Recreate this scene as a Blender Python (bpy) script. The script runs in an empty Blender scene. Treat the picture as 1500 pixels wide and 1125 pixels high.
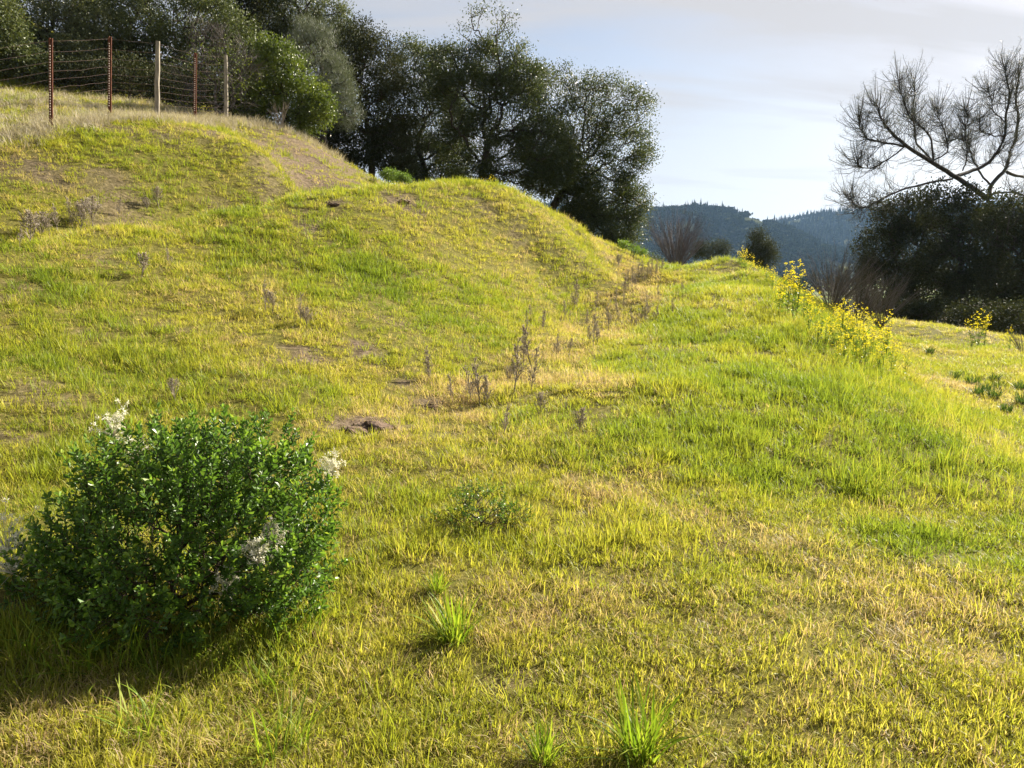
import bpy, math, random
import numpy as np

random.seed(11)
rng = np.random.default_rng(11)
SC = bpy.context.scene
COL = SC.collection
PI = math.pi

# ------------------------------------------------------------------ camera
F_PX = 1100.0                       # focal length in pixels of a 1500 px wide frame
PITCH = math.radians(9.2)
EYE = 1.6
cam_d = bpy.data.cameras.new('camera')
cam_d.sensor_fit = 'HORIZONTAL'
cam_d.sensor_width = 36.0
cam_d.lens = 36.0 * F_PX / 1500.0
cam_d.clip_start = 0.05
cam_d.clip_end = 6000.0
cam = bpy.data.objects.new('camera', cam_d)
COL.objects.link(cam)
cam.location = (0, 0, EYE)
cam.rotation_euler = (PI / 2 - PITCH, 0, 0)
SC.camera = cam

# ------------------------------------------------------------------ light
SUN_AZ = math.radians(50)           # to the right of straight ahead
SUN_EL = math.radians(29)
world = bpy.data.worlds.new('World')
SC.world = world
world.use_nodes = True
wn, wl = world.node_tree.nodes, world.node_tree.links
wn.clear()
w_out = wn.new('ShaderNodeOutputWorld')
w_bg = wn.new('ShaderNodeBackground')
w_bg.inputs['Strength'].default_value = 0.05
sky = wn.new('ShaderNodeTexSky')
sky.sky_type = 'NISHITA'
sky.sun_disc = False
sky.sun_elevation = SUN_EL
sky.sun_rotation = SUN_AZ
sky.altitude = 100
sky.air_density = 1.0
sky.dust_density = 1.0
sky.ozone_density = 1.2
# thin streaky high cloud: noise on a plane far above, laid over the clear sky
tc = wn.new('ShaderNodeTexCoord')
sep = wn.new('ShaderNodeSeparateXYZ')
wl.new(tc.outputs['Generated'], sep.inputs[0])
zc = wn.new('ShaderNodeMath'); zc.operation = 'MAXIMUM'; zc.inputs[1].default_value = 0.0
wl.new(sep.outputs['Z'], zc.inputs[0])
za = wn.new('ShaderNodeMath'); za.operation = 'ADD'; za.inputs[1].default_value = 0.24
wl.new(zc.outputs[0], za.inputs[0])
dx = wn.new('ShaderNodeMath'); dx.operation = 'DIVIDE'
dy = wn.new('ShaderNodeMath'); dy.operation = 'DIVIDE'
wl.new(sep.outputs['X'], dx.inputs[0]); wl.new(za.outputs[0], dx.inputs[1])
wl.new(sep.outputs['Y'], dy.inputs[0]); wl.new(za.outputs[0], dy.inputs[1])
cmb = wn.new('ShaderNodeCombineXYZ')
wl.new(dx.outputs[0], cmb.inputs[0]); wl.new(dy.outputs[0], cmb.inputs[1])
cmap = wn.new('ShaderNodeMapping')
cmap.inputs['Rotation'].default_value = (0, 0, math.radians(-28))
cmap.inputs['Scale'].default_value = (0.9, 3.2, 1)
wl.new(cmb.outputs[0], cmap.inputs[0])
cn = wn.new('ShaderNodeTexNoise')
cn.inputs['Scale'].default_value = 1.0
cn.inputs['Detail'].default_value = 6
cn.inputs['Roughness'].default_value = 0.5
cn.inputs['Distortion'].default_value = 0.5
wl.new(cmap.outputs[0], cn.inputs['Vector'])
cr = wn.new('ShaderNodeMapRange')
cr.inputs['From Min'].default_value = 0.38
cr.inputs['From Max'].default_value = 0.62
cr.inputs['To Min'].default_value = 0.30
cr.inputs['To Max'].default_value = 1.0
wl.new(cn.outputs['Fac'], cr.inputs[0])
bw = wn.new('ShaderNodeRGBToBW')
wl.new(sky.outputs[0], bw.inputs[0])
cl_add = wn.new('ShaderNodeMath'); cl_add.operation = 'MULTIPLY_ADD'
cl_add.inputs[1].default_value = 0.08; cl_add.inputs[2].default_value = 2.95
wl.new(bw.outputs[0], cl_add.inputs[0])
cl_col = wn.new('ShaderNodeVectorMath'); cl_col.operation = 'SCALE'
cl_col.inputs[0].default_value = (1.01, .98, .985)
wl.new(cl_add.outputs[0], cl_col.inputs['Scale'])
wmix = wn.new('ShaderNodeMix'); wmix.data_type = 'RGBA'
hor = wn.new('ShaderNodeMapRange')          # the sheet of cloud thickens towards the horizon
hor.inputs['From Min'].default_value = 0.0; hor.inputs['From Max'].default_value = 0.30
hor.inputs['To Min'].default_value = 0.95; hor.inputs['To Max'].default_value = 0.1
wl.new(zc.outputs[0], hor.inputs[0])
cmx = wn.new('ShaderNodeMath'); cmx.operation = 'MAXIMUM'
wl.new(cr.outputs[0], cmx.inputs[0]); wl.new(hor.outputs[0], cmx.inputs[1])
wl.new(cmx.outputs[0], wmix.inputs[0])
sk2 = wn.new('ShaderNodeVectorMath'); sk2.operation = 'MULTIPLY'
sk2.inputs[1].default_value = (.73, .67, .65)
wl.new(sky.outputs[0], sk2.inputs[0]); wl.new(sk2.outputs[0], wmix.inputs[6]); wl.new(cl_col.outputs[0], wmix.inputs[7])
wl.new(wmix.outputs[2], w_bg.inputs['Color'])
wl.new(w_bg.outputs[0], w_out.inputs['Surface'])

sun_d = bpy.data.lights.new('sun', 'SUN')
sun_d.energy = 5.0
sun_d.angle = math.radians(0.8)
sun_d.color = (1.0, 0.91, 0.76)
sun = bpy.data.objects.new('sun', sun_d)
COL.objects.link(sun)
sx, sy, sz = math.sin(SUN_AZ) * math.cos(SUN_EL), math.cos(SUN_AZ) * math.cos(SUN_EL), math.sin(SUN_EL)
from mathutils import Vector
sun.rotation_euler = Vector((sx, sy, sz)).to_track_quat('Z', 'Y').to_euler()
sun.location = (30, 30, 40)

SC.view_settings.view_transform = 'Standard'
SC.view_settings.look = 'None'
SC.view_settings.exposure = 2.0
SC.view_settings.gamma = 1.0
SC.view_settings.use_curve_mapping = False
SC.render.engine = 'CYCLES'
cy = SC.cycles
cy.max_bounces = 6
cy.diffuse_bounces = 3
cy.glossy_bounces = 2
cy.transmission_bounces = 4
cy.transparent_max_bounces = 8
cy.volume_bounces = 1
cy.use_denoising = True
cy.sample_clamp_indirect = 6.0

# ------------------------------------------------------------------ helpers
def ray(px, py):
    u = (px - 750.0) / F_PX; v = (562.5 - py) / F_PX
    c, s = math.cos(PITCH), math.sin(PITCH)
    return u, c + v * s, v * c - s

def at(px, py, Y):
    """the point Y metres ahead that stands where the photograph shows (px, py)"""
    u, f, z = ray(px, py)
    return np.array([u * Y / f, Y, EYE + z * Y / f])

def norm(v):
    return v / np.maximum(np.linalg.norm(v, axis=-1, keepdims=True), 1e-9)

def hash2(ix, iy, seed):
    h = (ix.astype(np.int64) * 374761393 + iy.astype(np.int64) * 668265263 + seed * 982451653) & 0x7fffffff
    h = ((h ^ (h >> 13)) * 1274126177) & 0x7fffffff
    return ((h ^ (h >> 16)) & 0xffff) / 65535.0

def vnoise(x, y, seed=0):
    ix = np.floor(x); iy = np.floor(y)
    fx = x - ix; fy = y - iy
    fx = fx * fx * (3 - 2 * fx); fy = fy * fy * (3 - 2 * fy)
    ix = ix.astype(np.int64); iy = iy.astype(np.int64)
    a = hash2(ix, iy, seed); b = hash2(ix + 1, iy, seed)
    c = hash2(ix, iy + 1, seed); d = hash2(ix + 1, iy + 1, seed)
    return (a * (1 - fx) + b * fx) * (1 - fy) + (c * (1 - fx) + d * fx) * fy

def fbm(x, y, seed=0, octv=4):
    s = 0; a = 0.5; t = 0
    for o in range(octv):
        s = s + a * vnoise(x * 2 ** o + 17.3 * o, y * 2 ** o - 9.1 * o, seed + o); t += a; a *= 0.5
    return s / t

def sstep(a, b, x):
    t = np.clip((x - a) / (b - a), 0, 1)
    return t * t * (3 - 2 * t)

class MB:
    """collects vertices, faces and a per-vertex tint, builds ONE mesh object"""
    def __init__(self):
        self.V = []; self.F = []; self.T = []; self.n = 0
    def add(self, V, Fc, tint=0.5):
        V = np.asarray(V, float).reshape(-1, 3); Fc = np.asarray(Fc, np.int64)
        self.V.append(V); self.F.append(Fc + self.n)
        t = np.broadcast_to(np.asarray(tint, float), (len(V),)) if np.ndim(tint) == 0 else np.asarray(tint, float)
        self.T.append(t); self.n += len(V)
    def mesh(self, name, mat, smooth=False):
        me = bpy.data.meshes.new(name)
        V = np.concatenate(self.V)
        me.vertices.add(len(V)); me.vertices.foreach_set('co', V.astype(np.float32).ravel())
        loops = np.concatenate([f.ravel() for f in self.F])
        tot = np.concatenate([np.full(len(f), f.shape[1]) for f in self.F])
        st = np.concatenate([[0], np.cumsum(tot)[:-1]])
        me.loops.add(len(loops)); me.loops.foreach_set('vertex_index', loops.astype(np.int32))
        me.polygons.add(len(tot)); me.polygons.foreach_set('loop_start', st.astype(np.int32))
        me.polygons.foreach_set('loop_total', tot.astype(np.int32))
        me.polygons.foreach_set('use_smooth', np.full(len(tot), smooth))
        a = me.attributes.new('tint', 'FLOAT', 'POINT')
        a.data.foreach_set('value', np.concatenate(self.T).astype(np.float32))
        me.update(calc_edges=True)
        if mat: me.materials.append(mat)
        return me
    def build(self, name, mat, parent=None, smooth=False, loc=None):
        if not self.V: return None
        o = bpy.data.objects.new(name, self.mesh(name, mat, smooth))
        COL.objects.link(o)
        if parent: o.parent = parent
        if loc is not None: o.location = loc
        return o

def tag(o, label, cat, group=None):
    o['label'] = label; o['category'] = cat
    if group: o['group'] = group
    return o

def thing(name, loc, label, cat, group=None, rz=0.0):
    o = bpy.data.objects.new(name, None); COL.objects.link(o)
    o.location = [float(c) for c in loc]; o.rotation_euler = (0, 0, rz); o.empty_display_size = 0.2
    return tag(o, label, cat, group)

def dup(root, loc, rz, sc, label, group=None):
    r = root.copy(); COL.objects.link(r)
    r.location = [float(c) for c in loc]; r.rotation_euler = (0, 0, rz)
    r.scale = (sc, sc, sc) if np.ndim(sc) == 0 else tuple(sc)
    r['label'] = label
    if group: r['group'] = group
    for ch in root.children:
        c = ch.copy(); COL.objects.link(c); c.parent = r
        for g in ch.children:
            d = g.copy(); COL.objects.link(d); d.parent = c
    return r

def perp(d):
    ref = np.where(np.abs(d[..., 2:3]) > 0.9, np.array([1.0, 0, 0]), np.array([0, 0, 1.0]))
    u = norm(np.cross(d, ref)); w = np.cross(d, u)
    return u, w

def tubes(mb, P0, P1, R0, R1, k=5, tint=0.5):
    P0 = np.asarray(P0, float); P1 = np.asarray(P1, float); n = len(P0)
    if n == 0: return
    R0 = np.broadcast_to(R0, (n,)); R1 = np.broadcast_to(R1, (n,))
    d = norm(P1 - P0); u, w = perp(d)
    a = np.arange(k) * 2 * PI / k
    ring = np.cos(a)[None, :, None] * u[:, None] + np.sin(a)[None, :, None] * w[:, None]
    V = np.concatenate([P0[:, None] + ring * R0[:, None, None], P1[:, None] + ring * R1[:, None, None]], 1)
    i = np.arange(k); j = (i + 1) % k
    q = np.stack([i, j, j + k, i + k], 1)
    Fc = (q[None] + (np.arange(n) * 2 * k)[:, None, None]).reshape(-1, 4)
    t = tint if np.ndim(tint) == 0 else np.repeat(tint, 2 * k)
    mb.add(V.reshape(-1, 3), Fc, t)

def polytube(mb, pts, r0, r1, k=6, tint=0.5):
    pts = np.asarray(pts, float); n = len(pts)
    r = np.linspace(r0, r1, n)
    d = np.gradient(pts, axis=0); d = norm(d); u, w = perp(d)
    a = np.arange(k) * 2 * PI / k
    V = pts[:, None] + (np.cos(a)[None, :, None] * u[:, None] + np.sin(a)[None, :, None] * w[:, None]) * r[:, None, None]
    i = np.arange(k); j = (i + 1) % k
    q = np.concatenate([np.stack([i, j, j + k, i + k], 1) + s * k for s in range(n - 1)])
    mb.add(V.reshape(-1, 3), q, tint)

def leaves(mb, C, D, L, W, tint, fold=0.25, rich=False):
    """leaf blades: C base points, D long axes"""
    n = len(C)
    if n == 0: return
    D = norm(D); u, w = perp(D)
    a = rng.uniform(0, 2 * PI, n)[:, None]
    S = np.cos(a) * u + np.sin(a) * w; N = np.cross(D, S)
    L = np.broadcast_to(L, (n,))[:, None]; W = np.broadcast_to(W, (n,))[:, None]
    if rich:
        b = C; tip = C + D * L - N * L * 0.12
        l1 = C + D * L * .38 + S * W * .40 + N * W * fold; r1 = C + D * L * .38 - S * W * .40 + N * W * fold
        l2 = C + D * L * .74 + S * W * .46 + N * W * fold; r2 = C + D * L * .74 - S * W * .46 + N * W * fold
        V = np.stack([b, r1, r2, tip, l2, l1], 1).reshape(-1, 3)
        o = np.arange(n) * 6
        mb.add(V, np.concatenate([np.stack([o, o + 1, o + 2, o + 3], 1), np.stack([o + 3, o + 4, o + 5, o], 1)]), np.repeat(tint, 6))
    else:
        V = np.stack([C, C + D * L * .5 + S * W * .5 + N * W * fold, C + D * L, C + D * L * .5 - S * W * .5 + N * W * fold], 1).reshape(-1, 3)
        o = np.arange(n) * 4
        mb.add(V, np.stack([o, o + 1, o + 2, o + 3], 1), np.repeat(tint, 4))

def rand_dirs(n):
    v = rng.normal(size=(n, 3)); return norm(v)

# ------------------------------------------------------------------ materials
def ramp(nt, stops, interp='LINEAR'):
    r = nt.nodes.new('ShaderNodeValToRGB'); r.color_ramp.interpolation = interp
    el = r.color_ramp.elements
    while len(el) < len(stops): el.new(0.5)
    for e, (p, c) in zip(el, stops):
        e.position = p; e.color = (c[0], c[1], c[2], 1)
    return r

def leaf_mat(name, stops, transl=0.35, rough=0.5, spec=0.3, instancer=False, tcol=1.25):
    m = bpy.data.materials.new(name); m.use_nodes = True
    nt = m.node_tree; n, l = nt.nodes, nt.links
    n.clear()
    out = n.new('ShaderNodeOutputMaterial')
    at_ = n.new('ShaderNodeAttribute'); at_.attribute_name = 'tint'
    fac = at_.outputs['Fac']
    if instancer:
        ai = n.new('ShaderNodeAttribute'); ai.attribute_name = 'itint'; ai.attribute_type = 'INSTANCER'
        ad = n.new('ShaderNodeMath'); ad.operation = 'MULTIPLY_ADD'
        l.new(at_.outputs['Fac'], ad.inputs[0]); ad.inputs[1].default_value = 0.5
        l.new(ai.outputs['Fac'], ad.inputs[2]); fac = ad.outputs[0]
    r = ramp(nt, stops); l.new(fac, r.inputs[0])
    p = n.new('ShaderNodeBsdfPrincipled')
    p.inputs['Roughness'].default_value = rough
    p.inputs['Specular IOR Level'].default_value = spec
    l.new(r.outputs[0], p.inputs['Base Color'])
    if transl > 0:
        t = n.new('ShaderNodeBsdfTranslucent')
        sc = n.new('ShaderNodeVectorMath'); sc.operation = 'MULTIPLY'
        sc.inputs[1].default_value = (tcol, tcol, tcol * 0.6)
        l.new(r.outputs[0], sc.inputs[0]); l.new(sc.outputs[0], t.inputs['Color'])
        mx = n.new('ShaderNodeMixShader'); mx.inputs[0].default_value = transl
        l.new(p.outputs[0], mx.inputs[1]); l.new(t.outputs[0], mx.inputs[2])
        l.new(mx.outputs[0], out.inputs[0])
    else:
        l.new(p.outputs[0], out.inputs[0])
    return m

def bark_mat(name, c0, c1, scale=8.0, rough=0.9, bump=0.4):
    m = bpy.data.materials.new(name); m.use_nodes = True
    nt = m.node_tree; n, l = nt.nodes, nt.links
    p = n['Principled BSDF']; p.inputs['Roughness'].default_value = rough
    p.inputs['Specular IOR Level'].default_value = 0.15
    tcn = n.new('ShaderNodeTexCoord')
    mp = n.new('ShaderNodeMapping'); mp.inputs['Scale'].default_value = (1, 1, 0.3)
    l.new(tcn.outputs['Object'], mp.inputs[0])
    ns = n.new('ShaderNodeTexNoise'); ns.inputs['Scale'].default_value = scale; ns.inputs['Detail'].default_value = 6
    l.new(mp.outputs[0], ns.inputs['Vector'])
    r = ramp(nt, [(0.3, c0), (0.7, c1)]); l.new(ns.outputs['Fac'], r.inputs[0])
    l.new(r.outputs[0], p.inputs['Base Color'])
    b = n.new('ShaderNodeBump'); b.inputs['Strength'].default_value = bump; b.inputs['Distance'].default_value = 0.02
    l.new(ns.outputs['Fac'], b.inputs['Height']); l.new(b.outputs[0], p.inputs['Normal'])
    return m

M = {}
M['oak_leaf'] = leaf_mat('oak_leaf', [(0, (.028, .040, .014)), (.6, (.058, .076, .022)), (1, (.115, .125, .036))], .3, .45, .3)
M['oak_leaf_olive'] = leaf_mat('oak_leaf_olive', [(0, (.04, .055, .02)), (.6, (.085, .105, .035)), (1, (.16, .17, .06))], .25, .5, .3)
M['oak_leaf_grey'] = leaf_mat('oak_leaf_grey', [(0, (.055, .07, .035)), (.6, (.12, .14, .06)), (1, (.21, .21, .09))], .25, .45, .4)
M['bay_leaf'] = leaf_mat('bay_leaf', [(0, (.04, .062, .010)), (.6, (.09, .125, .018)), (1, (.18, .21, .032))], .32, .42, .4)
M['pine_needle'] = leaf_mat('pine_needle', [(0, (.05, .06, .045)), (1, (.12, .13, .10))], .2, .5, .3)
M['grey_pine'] = leaf_mat('grey_pine', [(0, (.07, .085, .06)), (1, (.15, .17, .11))], .2, .5, .3)
M['dark_leaf'] = leaf_mat('dark_leaf', [(0, (.022, .026, .014)), (.7, (.045, .052, .022)), (1, (.085, .085, .035))], .18, .65, .08)
M['brush_leaf'] = leaf_mat('brush_leaf', [(0, (.04, .085, .016)), (.5, (.085, .165, .024)), (.85, (.17, .27, .035)), (1, (.28, .36, .05))], .40, .42, .45)
M['weed_leaf'] = leaf_mat('weed_leaf', [(0, (.07, .13, .02)), (1, (.19, .27, .04))], .4, .5, .3)
M['tuft_blade'] = leaf_mat('tuft_blade', [(0, (.08, .14, .012)), (.6, (.16, .235, .02)), (1, (.27, .32, .035))], .5, .5, .2)
M['petal'] = leaf_mat('petal', [(0, (.72, .58, .01)), (1, (.80, .72, .03))], .4, .6, .2, tcol=1.1)
M['fluff'] = leaf_mat('fluff', [(0, (.55, .52, .46)), (1, (.85, .83, .78))], .35, .8, .1, tcol=1.0)
M['dry_stem'] = leaf_mat('dry_stem', [(0, (.17, .14, .12)), (.5, (.32, .27, .225)), (1, (.52, .455, .385))], .2, .8, .1)
M['bare_twig'] = leaf_mat('bare_twig', [(0, (.055, .048, .045)), (.5, (.095, .082, .075)), (1, (.17, .15, .135))], .0, .85, .1)
M['oak_bark'] = bark_mat('oak_bark', (.035, .028, .022), (.085, .07, .058))
M['pine_bark'] = bark_mat('pine_bark', (.03, .025, .022), (.07, .06, .052))
M['brush_wood'] = bark_mat('brush_wood', (.03, .022, .015), (.075, .055, .038), 30)
M['soil'] = bark_mat('soil', (.055, .036, .024), (.17, .12, .085), 22, 1.0, 0.8)
M['dry_clod'] = bark_mat('dry_clod', (.10, .07, .05), (.24, .18, .13), 30, 1.0, 0.8)
M['rust'] = bark_mat('rust', (.075, .028, .018), (.19, .075, .045), 40, .85, .3)
M['stud'] = bark_mat('stud', (.30, .24, .20), (.50, .42, .36), 60, .7, .2)
M['wire'] = bark_mat('wire', (.07, .045, .038), (.16, .11, .095), 15, .7, .1)
M['grey_wood'] = bark_mat('grey_wood', (.17, .145, .115), (.36, .32, .26), 14, .9, .5)
GR = [(0, (.075, .118, .015)), (.28, (.155, .20, .024)), (.52, (.245, .25, .032)), (.72, (.35, .315, .065)), (.88, (.43, .345, .17)), (1, (.35, .255, .17))]
M['grass'] = leaf_mat('grass', GR, .5, .5, .2, instancer=True, tcol=1.45)
M['straw'] = leaf_mat('straw', [(0, (.24, .20, .14)), (.5, (.42, .37, .29)), (1, (.60, .55, .47))], .3, .7, .15, instancer=True, tcol=1.0)

# ------------------------------------------------------------------ terrain
CP = [at(*c) for c in [
    # left slope and mound face
    (0, 850, 3.2), (0, 700, 4.6), (0, 560, 6.0), (0, 450, 7.8), (0, 362, 9.6), (-250, 500, 6.5), (-250, 372, 9.0),
    (200, 560, 6.6), (200, 450, 8.9), (400, 560, 6.9), (400, 450, 9.5), (150, 335, 11.4), (300, 372, 11.2), (300, 314, 13.4),
    (500, 350, 13.0), (430, 289, 15.4), (560, 277, 16.5), (650, 279, 17.2), (740, 296, 18.0), (560, 480, 9.6), (600, 400, 12.6),
    (700, 350, 16.0), (700, 480, 11.0), (800, 400, 17.0), (800, 310, 19.5), (850, 335, 21.5), (910, 365, 26.0), (960, 391, 33.0), (880, 400, 20.5),
    # the far side of the mound, falling away
    (470, 296, 18.3), (525, 283, 19.3), (600, 284, 20.0), (675, 288, 20.8), (750, 308, 21.5), (825, 338, 24.0), (900, 374, 29.5), (640, 320, 24.5), (975, 394, 29.5), (1005, 392, 31.0), (520, 247, 25.2),
    # swale floor
    (600, 600, 7.1), (760, 545, 9.2), (880, 482, 14.0), (925, 430, 21.3), (945, 408, 26.5),
    # berm on the right
    (1080, 380, 25.0), (1000, 396, 24.0), (1040, 384, 27.5), (1100, 400, 20.0), (1130, 430, 16.0), (1000, 450, 14.4), (1180, 490, 12.0), (1050, 540, 8.8),
    (1250, 580, 8.0), (900, 560, 8.0), (800, 650, 5.8), (1100, 650, 6.15), (1400, 680, 6.0),
    # lower bench
    (1480, 650, 7.4), (1400, 600, 10.2), (1350, 540, 15.0), (1450, 540, 15.5), (1310, 470, 28.0), (1400, 480, 25.0), (1500, 520, 18.0), (1600, 560, 13.5),
    # upper hill: ditch, slope, fence line and the ground beyond it
    (0, 400, 10.8), (150, 372, 12.6), (300, 350, 14.7), (430, 325, 17.0), (505, 314, 18.6), (-150, 410, 10.0),
    (0, 341, 12.2), (150, 318, 14.0), (300, 302, 16.1), (430, 281, 19.2),
    (0, 285, 13.4), (200, 262, 15.6), (400, 240, 19.0), (0, 205, 16.0), (74, 191, 17.0), (160, 178, 19.0), (229, 179, 20.0), (284, 179, 22.0), (350, 179, 24.0),
    (420, 196, 24.5), (480, 225, 25.0), (555, 264, 25.5), (0, 150, 21.5), (0, 115, 27.0), (200, 148, 25.5), (-200, 230, 15.0),
]]
CP += [np.array(c, float) for c in [
    (0, 0, 0), (-2, 1, .03), (2.5, 1, -.03), (0, 2.4, .0), (-1.8, 3.0, .07), (2.2, 3.0, .0), (1.0, 4.3, .06), (-.6, 4.6, .13), (0, -4, -.1), (-4, -3, .3), (4, -3, -.2), (4.5, 3.5, -.15), (7, 4, -.4), (12, 6, -.7),
    (-6, 31, 4.2), (0, 31, 3.3), (4, 35, 2.4), (7, 41, 1.2), (12, 46, -1.6), (11, 39, -0.2), (9.5, 31, 0.4), (10.2, 24, -.35), (8.7, 18, -.35), (6.6, 12, -.3),
    (17.5, 27, -1.2), (21, 31, -2.6), (26, 42, -5.2), (16, 47, -4.0), (20, 17, -1.6), (30, 25, -5),
    (-20, 28, 9.5), (-28, 38, 14), (-14, 36, 9.5), (-8, 42, 6), (-45, 60, 24), (-60, 10, 15), (-30, 5, 7), (-25, -20, 3), (25, -20, -3), (45, 5, -8),
    (60, 50, -12), (0, 80, -6), (-30, 90, 12), (30, 100, -13), (0, 150, -14), (-90, 150, 30), (100, 150, -15), (110, 0, -13), (0, -60, -3), (-90, -60, 12), (90, -60, -12)]]
CP = np.array(CP)
_s = 10.0
def _U(r2):
    return np.where(r2 > 1e-9, r2 * np.log(np.maximum(r2, 1e-12)), 0.0)
_X = CP[:, :2] / _s; _n = len(CP)
_K = _U(((_X[:, None] - _X[None]) ** 2).sum(-1)) + np.eye(_n) * 3e-4
_P = np.concatenate([np.ones((_n, 1)), _X], 1)
_A = np.zeros((_n + 3, _n + 3)); _A[:_n, :_n] = _K; _A[:_n, _n:] = _P; _A[_n:, :_n] = _P.T
_w = np.linalg.solve(_A, np.concatenate([CP[:, 2], np.zeros(3)]))

def tps(x, y):
    x = np.asarray(x, float); sh = x.shape
    p = np.stack([x.ravel(), np.asarray(y, float).ravel()], 1) / _s
    out = np.empty(len(p))
    for a in range(0, len(p), 20000):
        q = p[a:a + 20000]
        out[a:a + 20000] = _U(((q[:, None] - _X[None]) ** 2).sum(-1)) @ _w[:_n] + _w[_n] + q @ _w[_n + 1:]
    return out.reshape(sh)

def height(x, y):
    x = np.asarray(x, float); y = np.asarray(y, float)
    r = np.hypot(x, y)
    far = -15 + 40 * sstep(30, 400, -x - 0.2 * y) * sstep(1500, 300, y) + 1.5 * (fbm(x / 150, y / 150, 5, 3) - .5)
    k = sstep(70, 170, r)
    near = tps(np.clip(x, -190, 190), np.clip(y, -190, 190))
    z = near * (1 - k) + far * k
    amp = sstep(1.0, 4.0, r) * (1 - sstep(100, 200, r))
    z = z + amp * (0.16 * (fbm(x / 1.7, y / 1.7, 21, 3) - .5) + 0.07 * (fbm(x / .45, y / .45, 31, 2) - .5)) + (1 - k) * 0.12 * sstep(8, 25, r) * (fbm(x / 6, y / 6, 41, 2) - .5)
    return z

def hit(px, py):
    """where the line of sight through a pixel meets the ground"""
    u, f, z = ray(px, py)
    t = np.concatenate([np.arange(1.2, 12, .02), np.arange(12, 60, .06), np.arange(60, 400, .5)])
    g = height(u / f * t, t); s = EYE + z / f * t
    i = np.argmax(s <= g)
    if s[i] > g[i]: i = len(t) - 1
    return np.array([u / f * t[i], t[i], g[i]])

# bare and worn ground: (px, py, rx px, ry px, strength)
SCARS = [hit(px, py).tolist() + [rx, ry, a, st] for px, py, rx, ry, a, st in [
    (527, 514, .40, .13, -.9, 1.0), (447, 516, .34, .14, -.8, .95), (420, 530, .22, .10, -.8, .8), (594, 562, .22, .10, -.5, .9), (622, 592, .20, .12, 0, .9), (540, 624, .38, .17, .2, 1.0), (500, 632, .22, .12, 0, .9),
    (640, 640, .12, .06, 0, .8), (590, 293, .55, .35, 0, .8), (487, 300, .25, .18, 0, .9), (455, 337, .5, .22, -.3, .7), (40, 640, .2, .1, 0, .7), (160, 548, .14, .08, 0, .7), (250, 470, .2, .1, 0, .6),
    (60, 245, .9, .35, -.5, .75), (380, 225, .8, .3, -.5, .5), (1385, 815, .08, .05, 0, .9), (745, 1000, .1, .05, 0, .6), (650, 420, .3, .12, -.5, .5), (1010, 392, .5, .3, 0, .5), (1400, 610, .6, .5, 0, .45), (1330, 560, .5, .5, 0, .4),
    (835, 640, .25, .12, 0, .4), (700, 300, .4, .2, -.4, .5), (760, 340, .4, .2, -.4, .5)]]
HB = at(465, 240, 21.8)
def scar(x, y):
    s = np.zeros(np.shape(x))
    jx = (fbm(x / .22, y / .22, 61, 3) - .5) * .6; jy = (fbm(x / .22, y / .22, 71, 3) - .5) * .6
    for cx, cy_, cz, rx, ry, a, st in SCARS:
        dx_, dy_ = x - cx + jx * min(1, rx * 2), y - cy_ + jy * min(1, rx * 2)
        ca, sa = math.cos(a), math.sin(a)
        q = np.hypot((dx_ * ca + dy_ * sa) / rx, (-dx_ * sa + dy_ * ca) / (ry * 1.7))
        s = np.maximum(s, st * sstep(1.15, .6, q))
    # the worn brown flank of the upper hill
    q = np.hypot((x - HB[0]) / 3.4, (y - HB[1]) / 4.8)
    s = np.maximum(s, .9 * sstep(1.15, .35, q + (fbm(x / .9, y / .9, 81, 3) - .5) * 1.3))
    # the rear slope behind the ditch is thinner and more worn
    rear = (y > np.interp(x, [-9, -6.2, -5.2, -4.4, -2.8, -1.4], [10.6, 11.4, 13.2, 15.0, 18.0, 20.5])) & (x < 1.5) & (y < 30)
    s = np.maximum(s, np.where(rear, .62 * sstep(.52, .70, fbm(x / 1.1 + y / 2.5, y / 1.1, 95, 3)), 0))
    # small random bald spots
    b = fbm(x / .55, y / .55, 91, 3)
    s = np.maximum(s, .6 * sstep(.73, .82, b))
    return s

def axis(lo, hi, d0, c, grow):
    out = [c]; d = d0
    while out[-1] < hi: out.append(out[-1] + d); d = min(d * grow, 120)
    neg = [c]; d = d0
    while neg[-1] > lo: neg.append(neg[-1] - d); d = min(d * grow, 120)
    return np.array(neg[:0:-1] + out)

gx = axis(-3200, 3200, .13, 0.0, 1.032)
gy = axis(-800, 4200, .12, 3.0, 1.027)
GX, GY = np.meshgrid(gx, gy)
GZ = height(GX, GY)
nx, ny = len(gx), len(gy)
ii = (np.arange(ny - 1)[:, None] * nx + np.arange(nx - 1)[None]).ravel()
mb = MB()
mb.add(np.stack([GX, GY, GZ], -1).reshape(-1, 3), np.stack([ii, ii + 1, ii + nx + 1, ii + nx], 1), scar(GX, GY).ravel())

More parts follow.
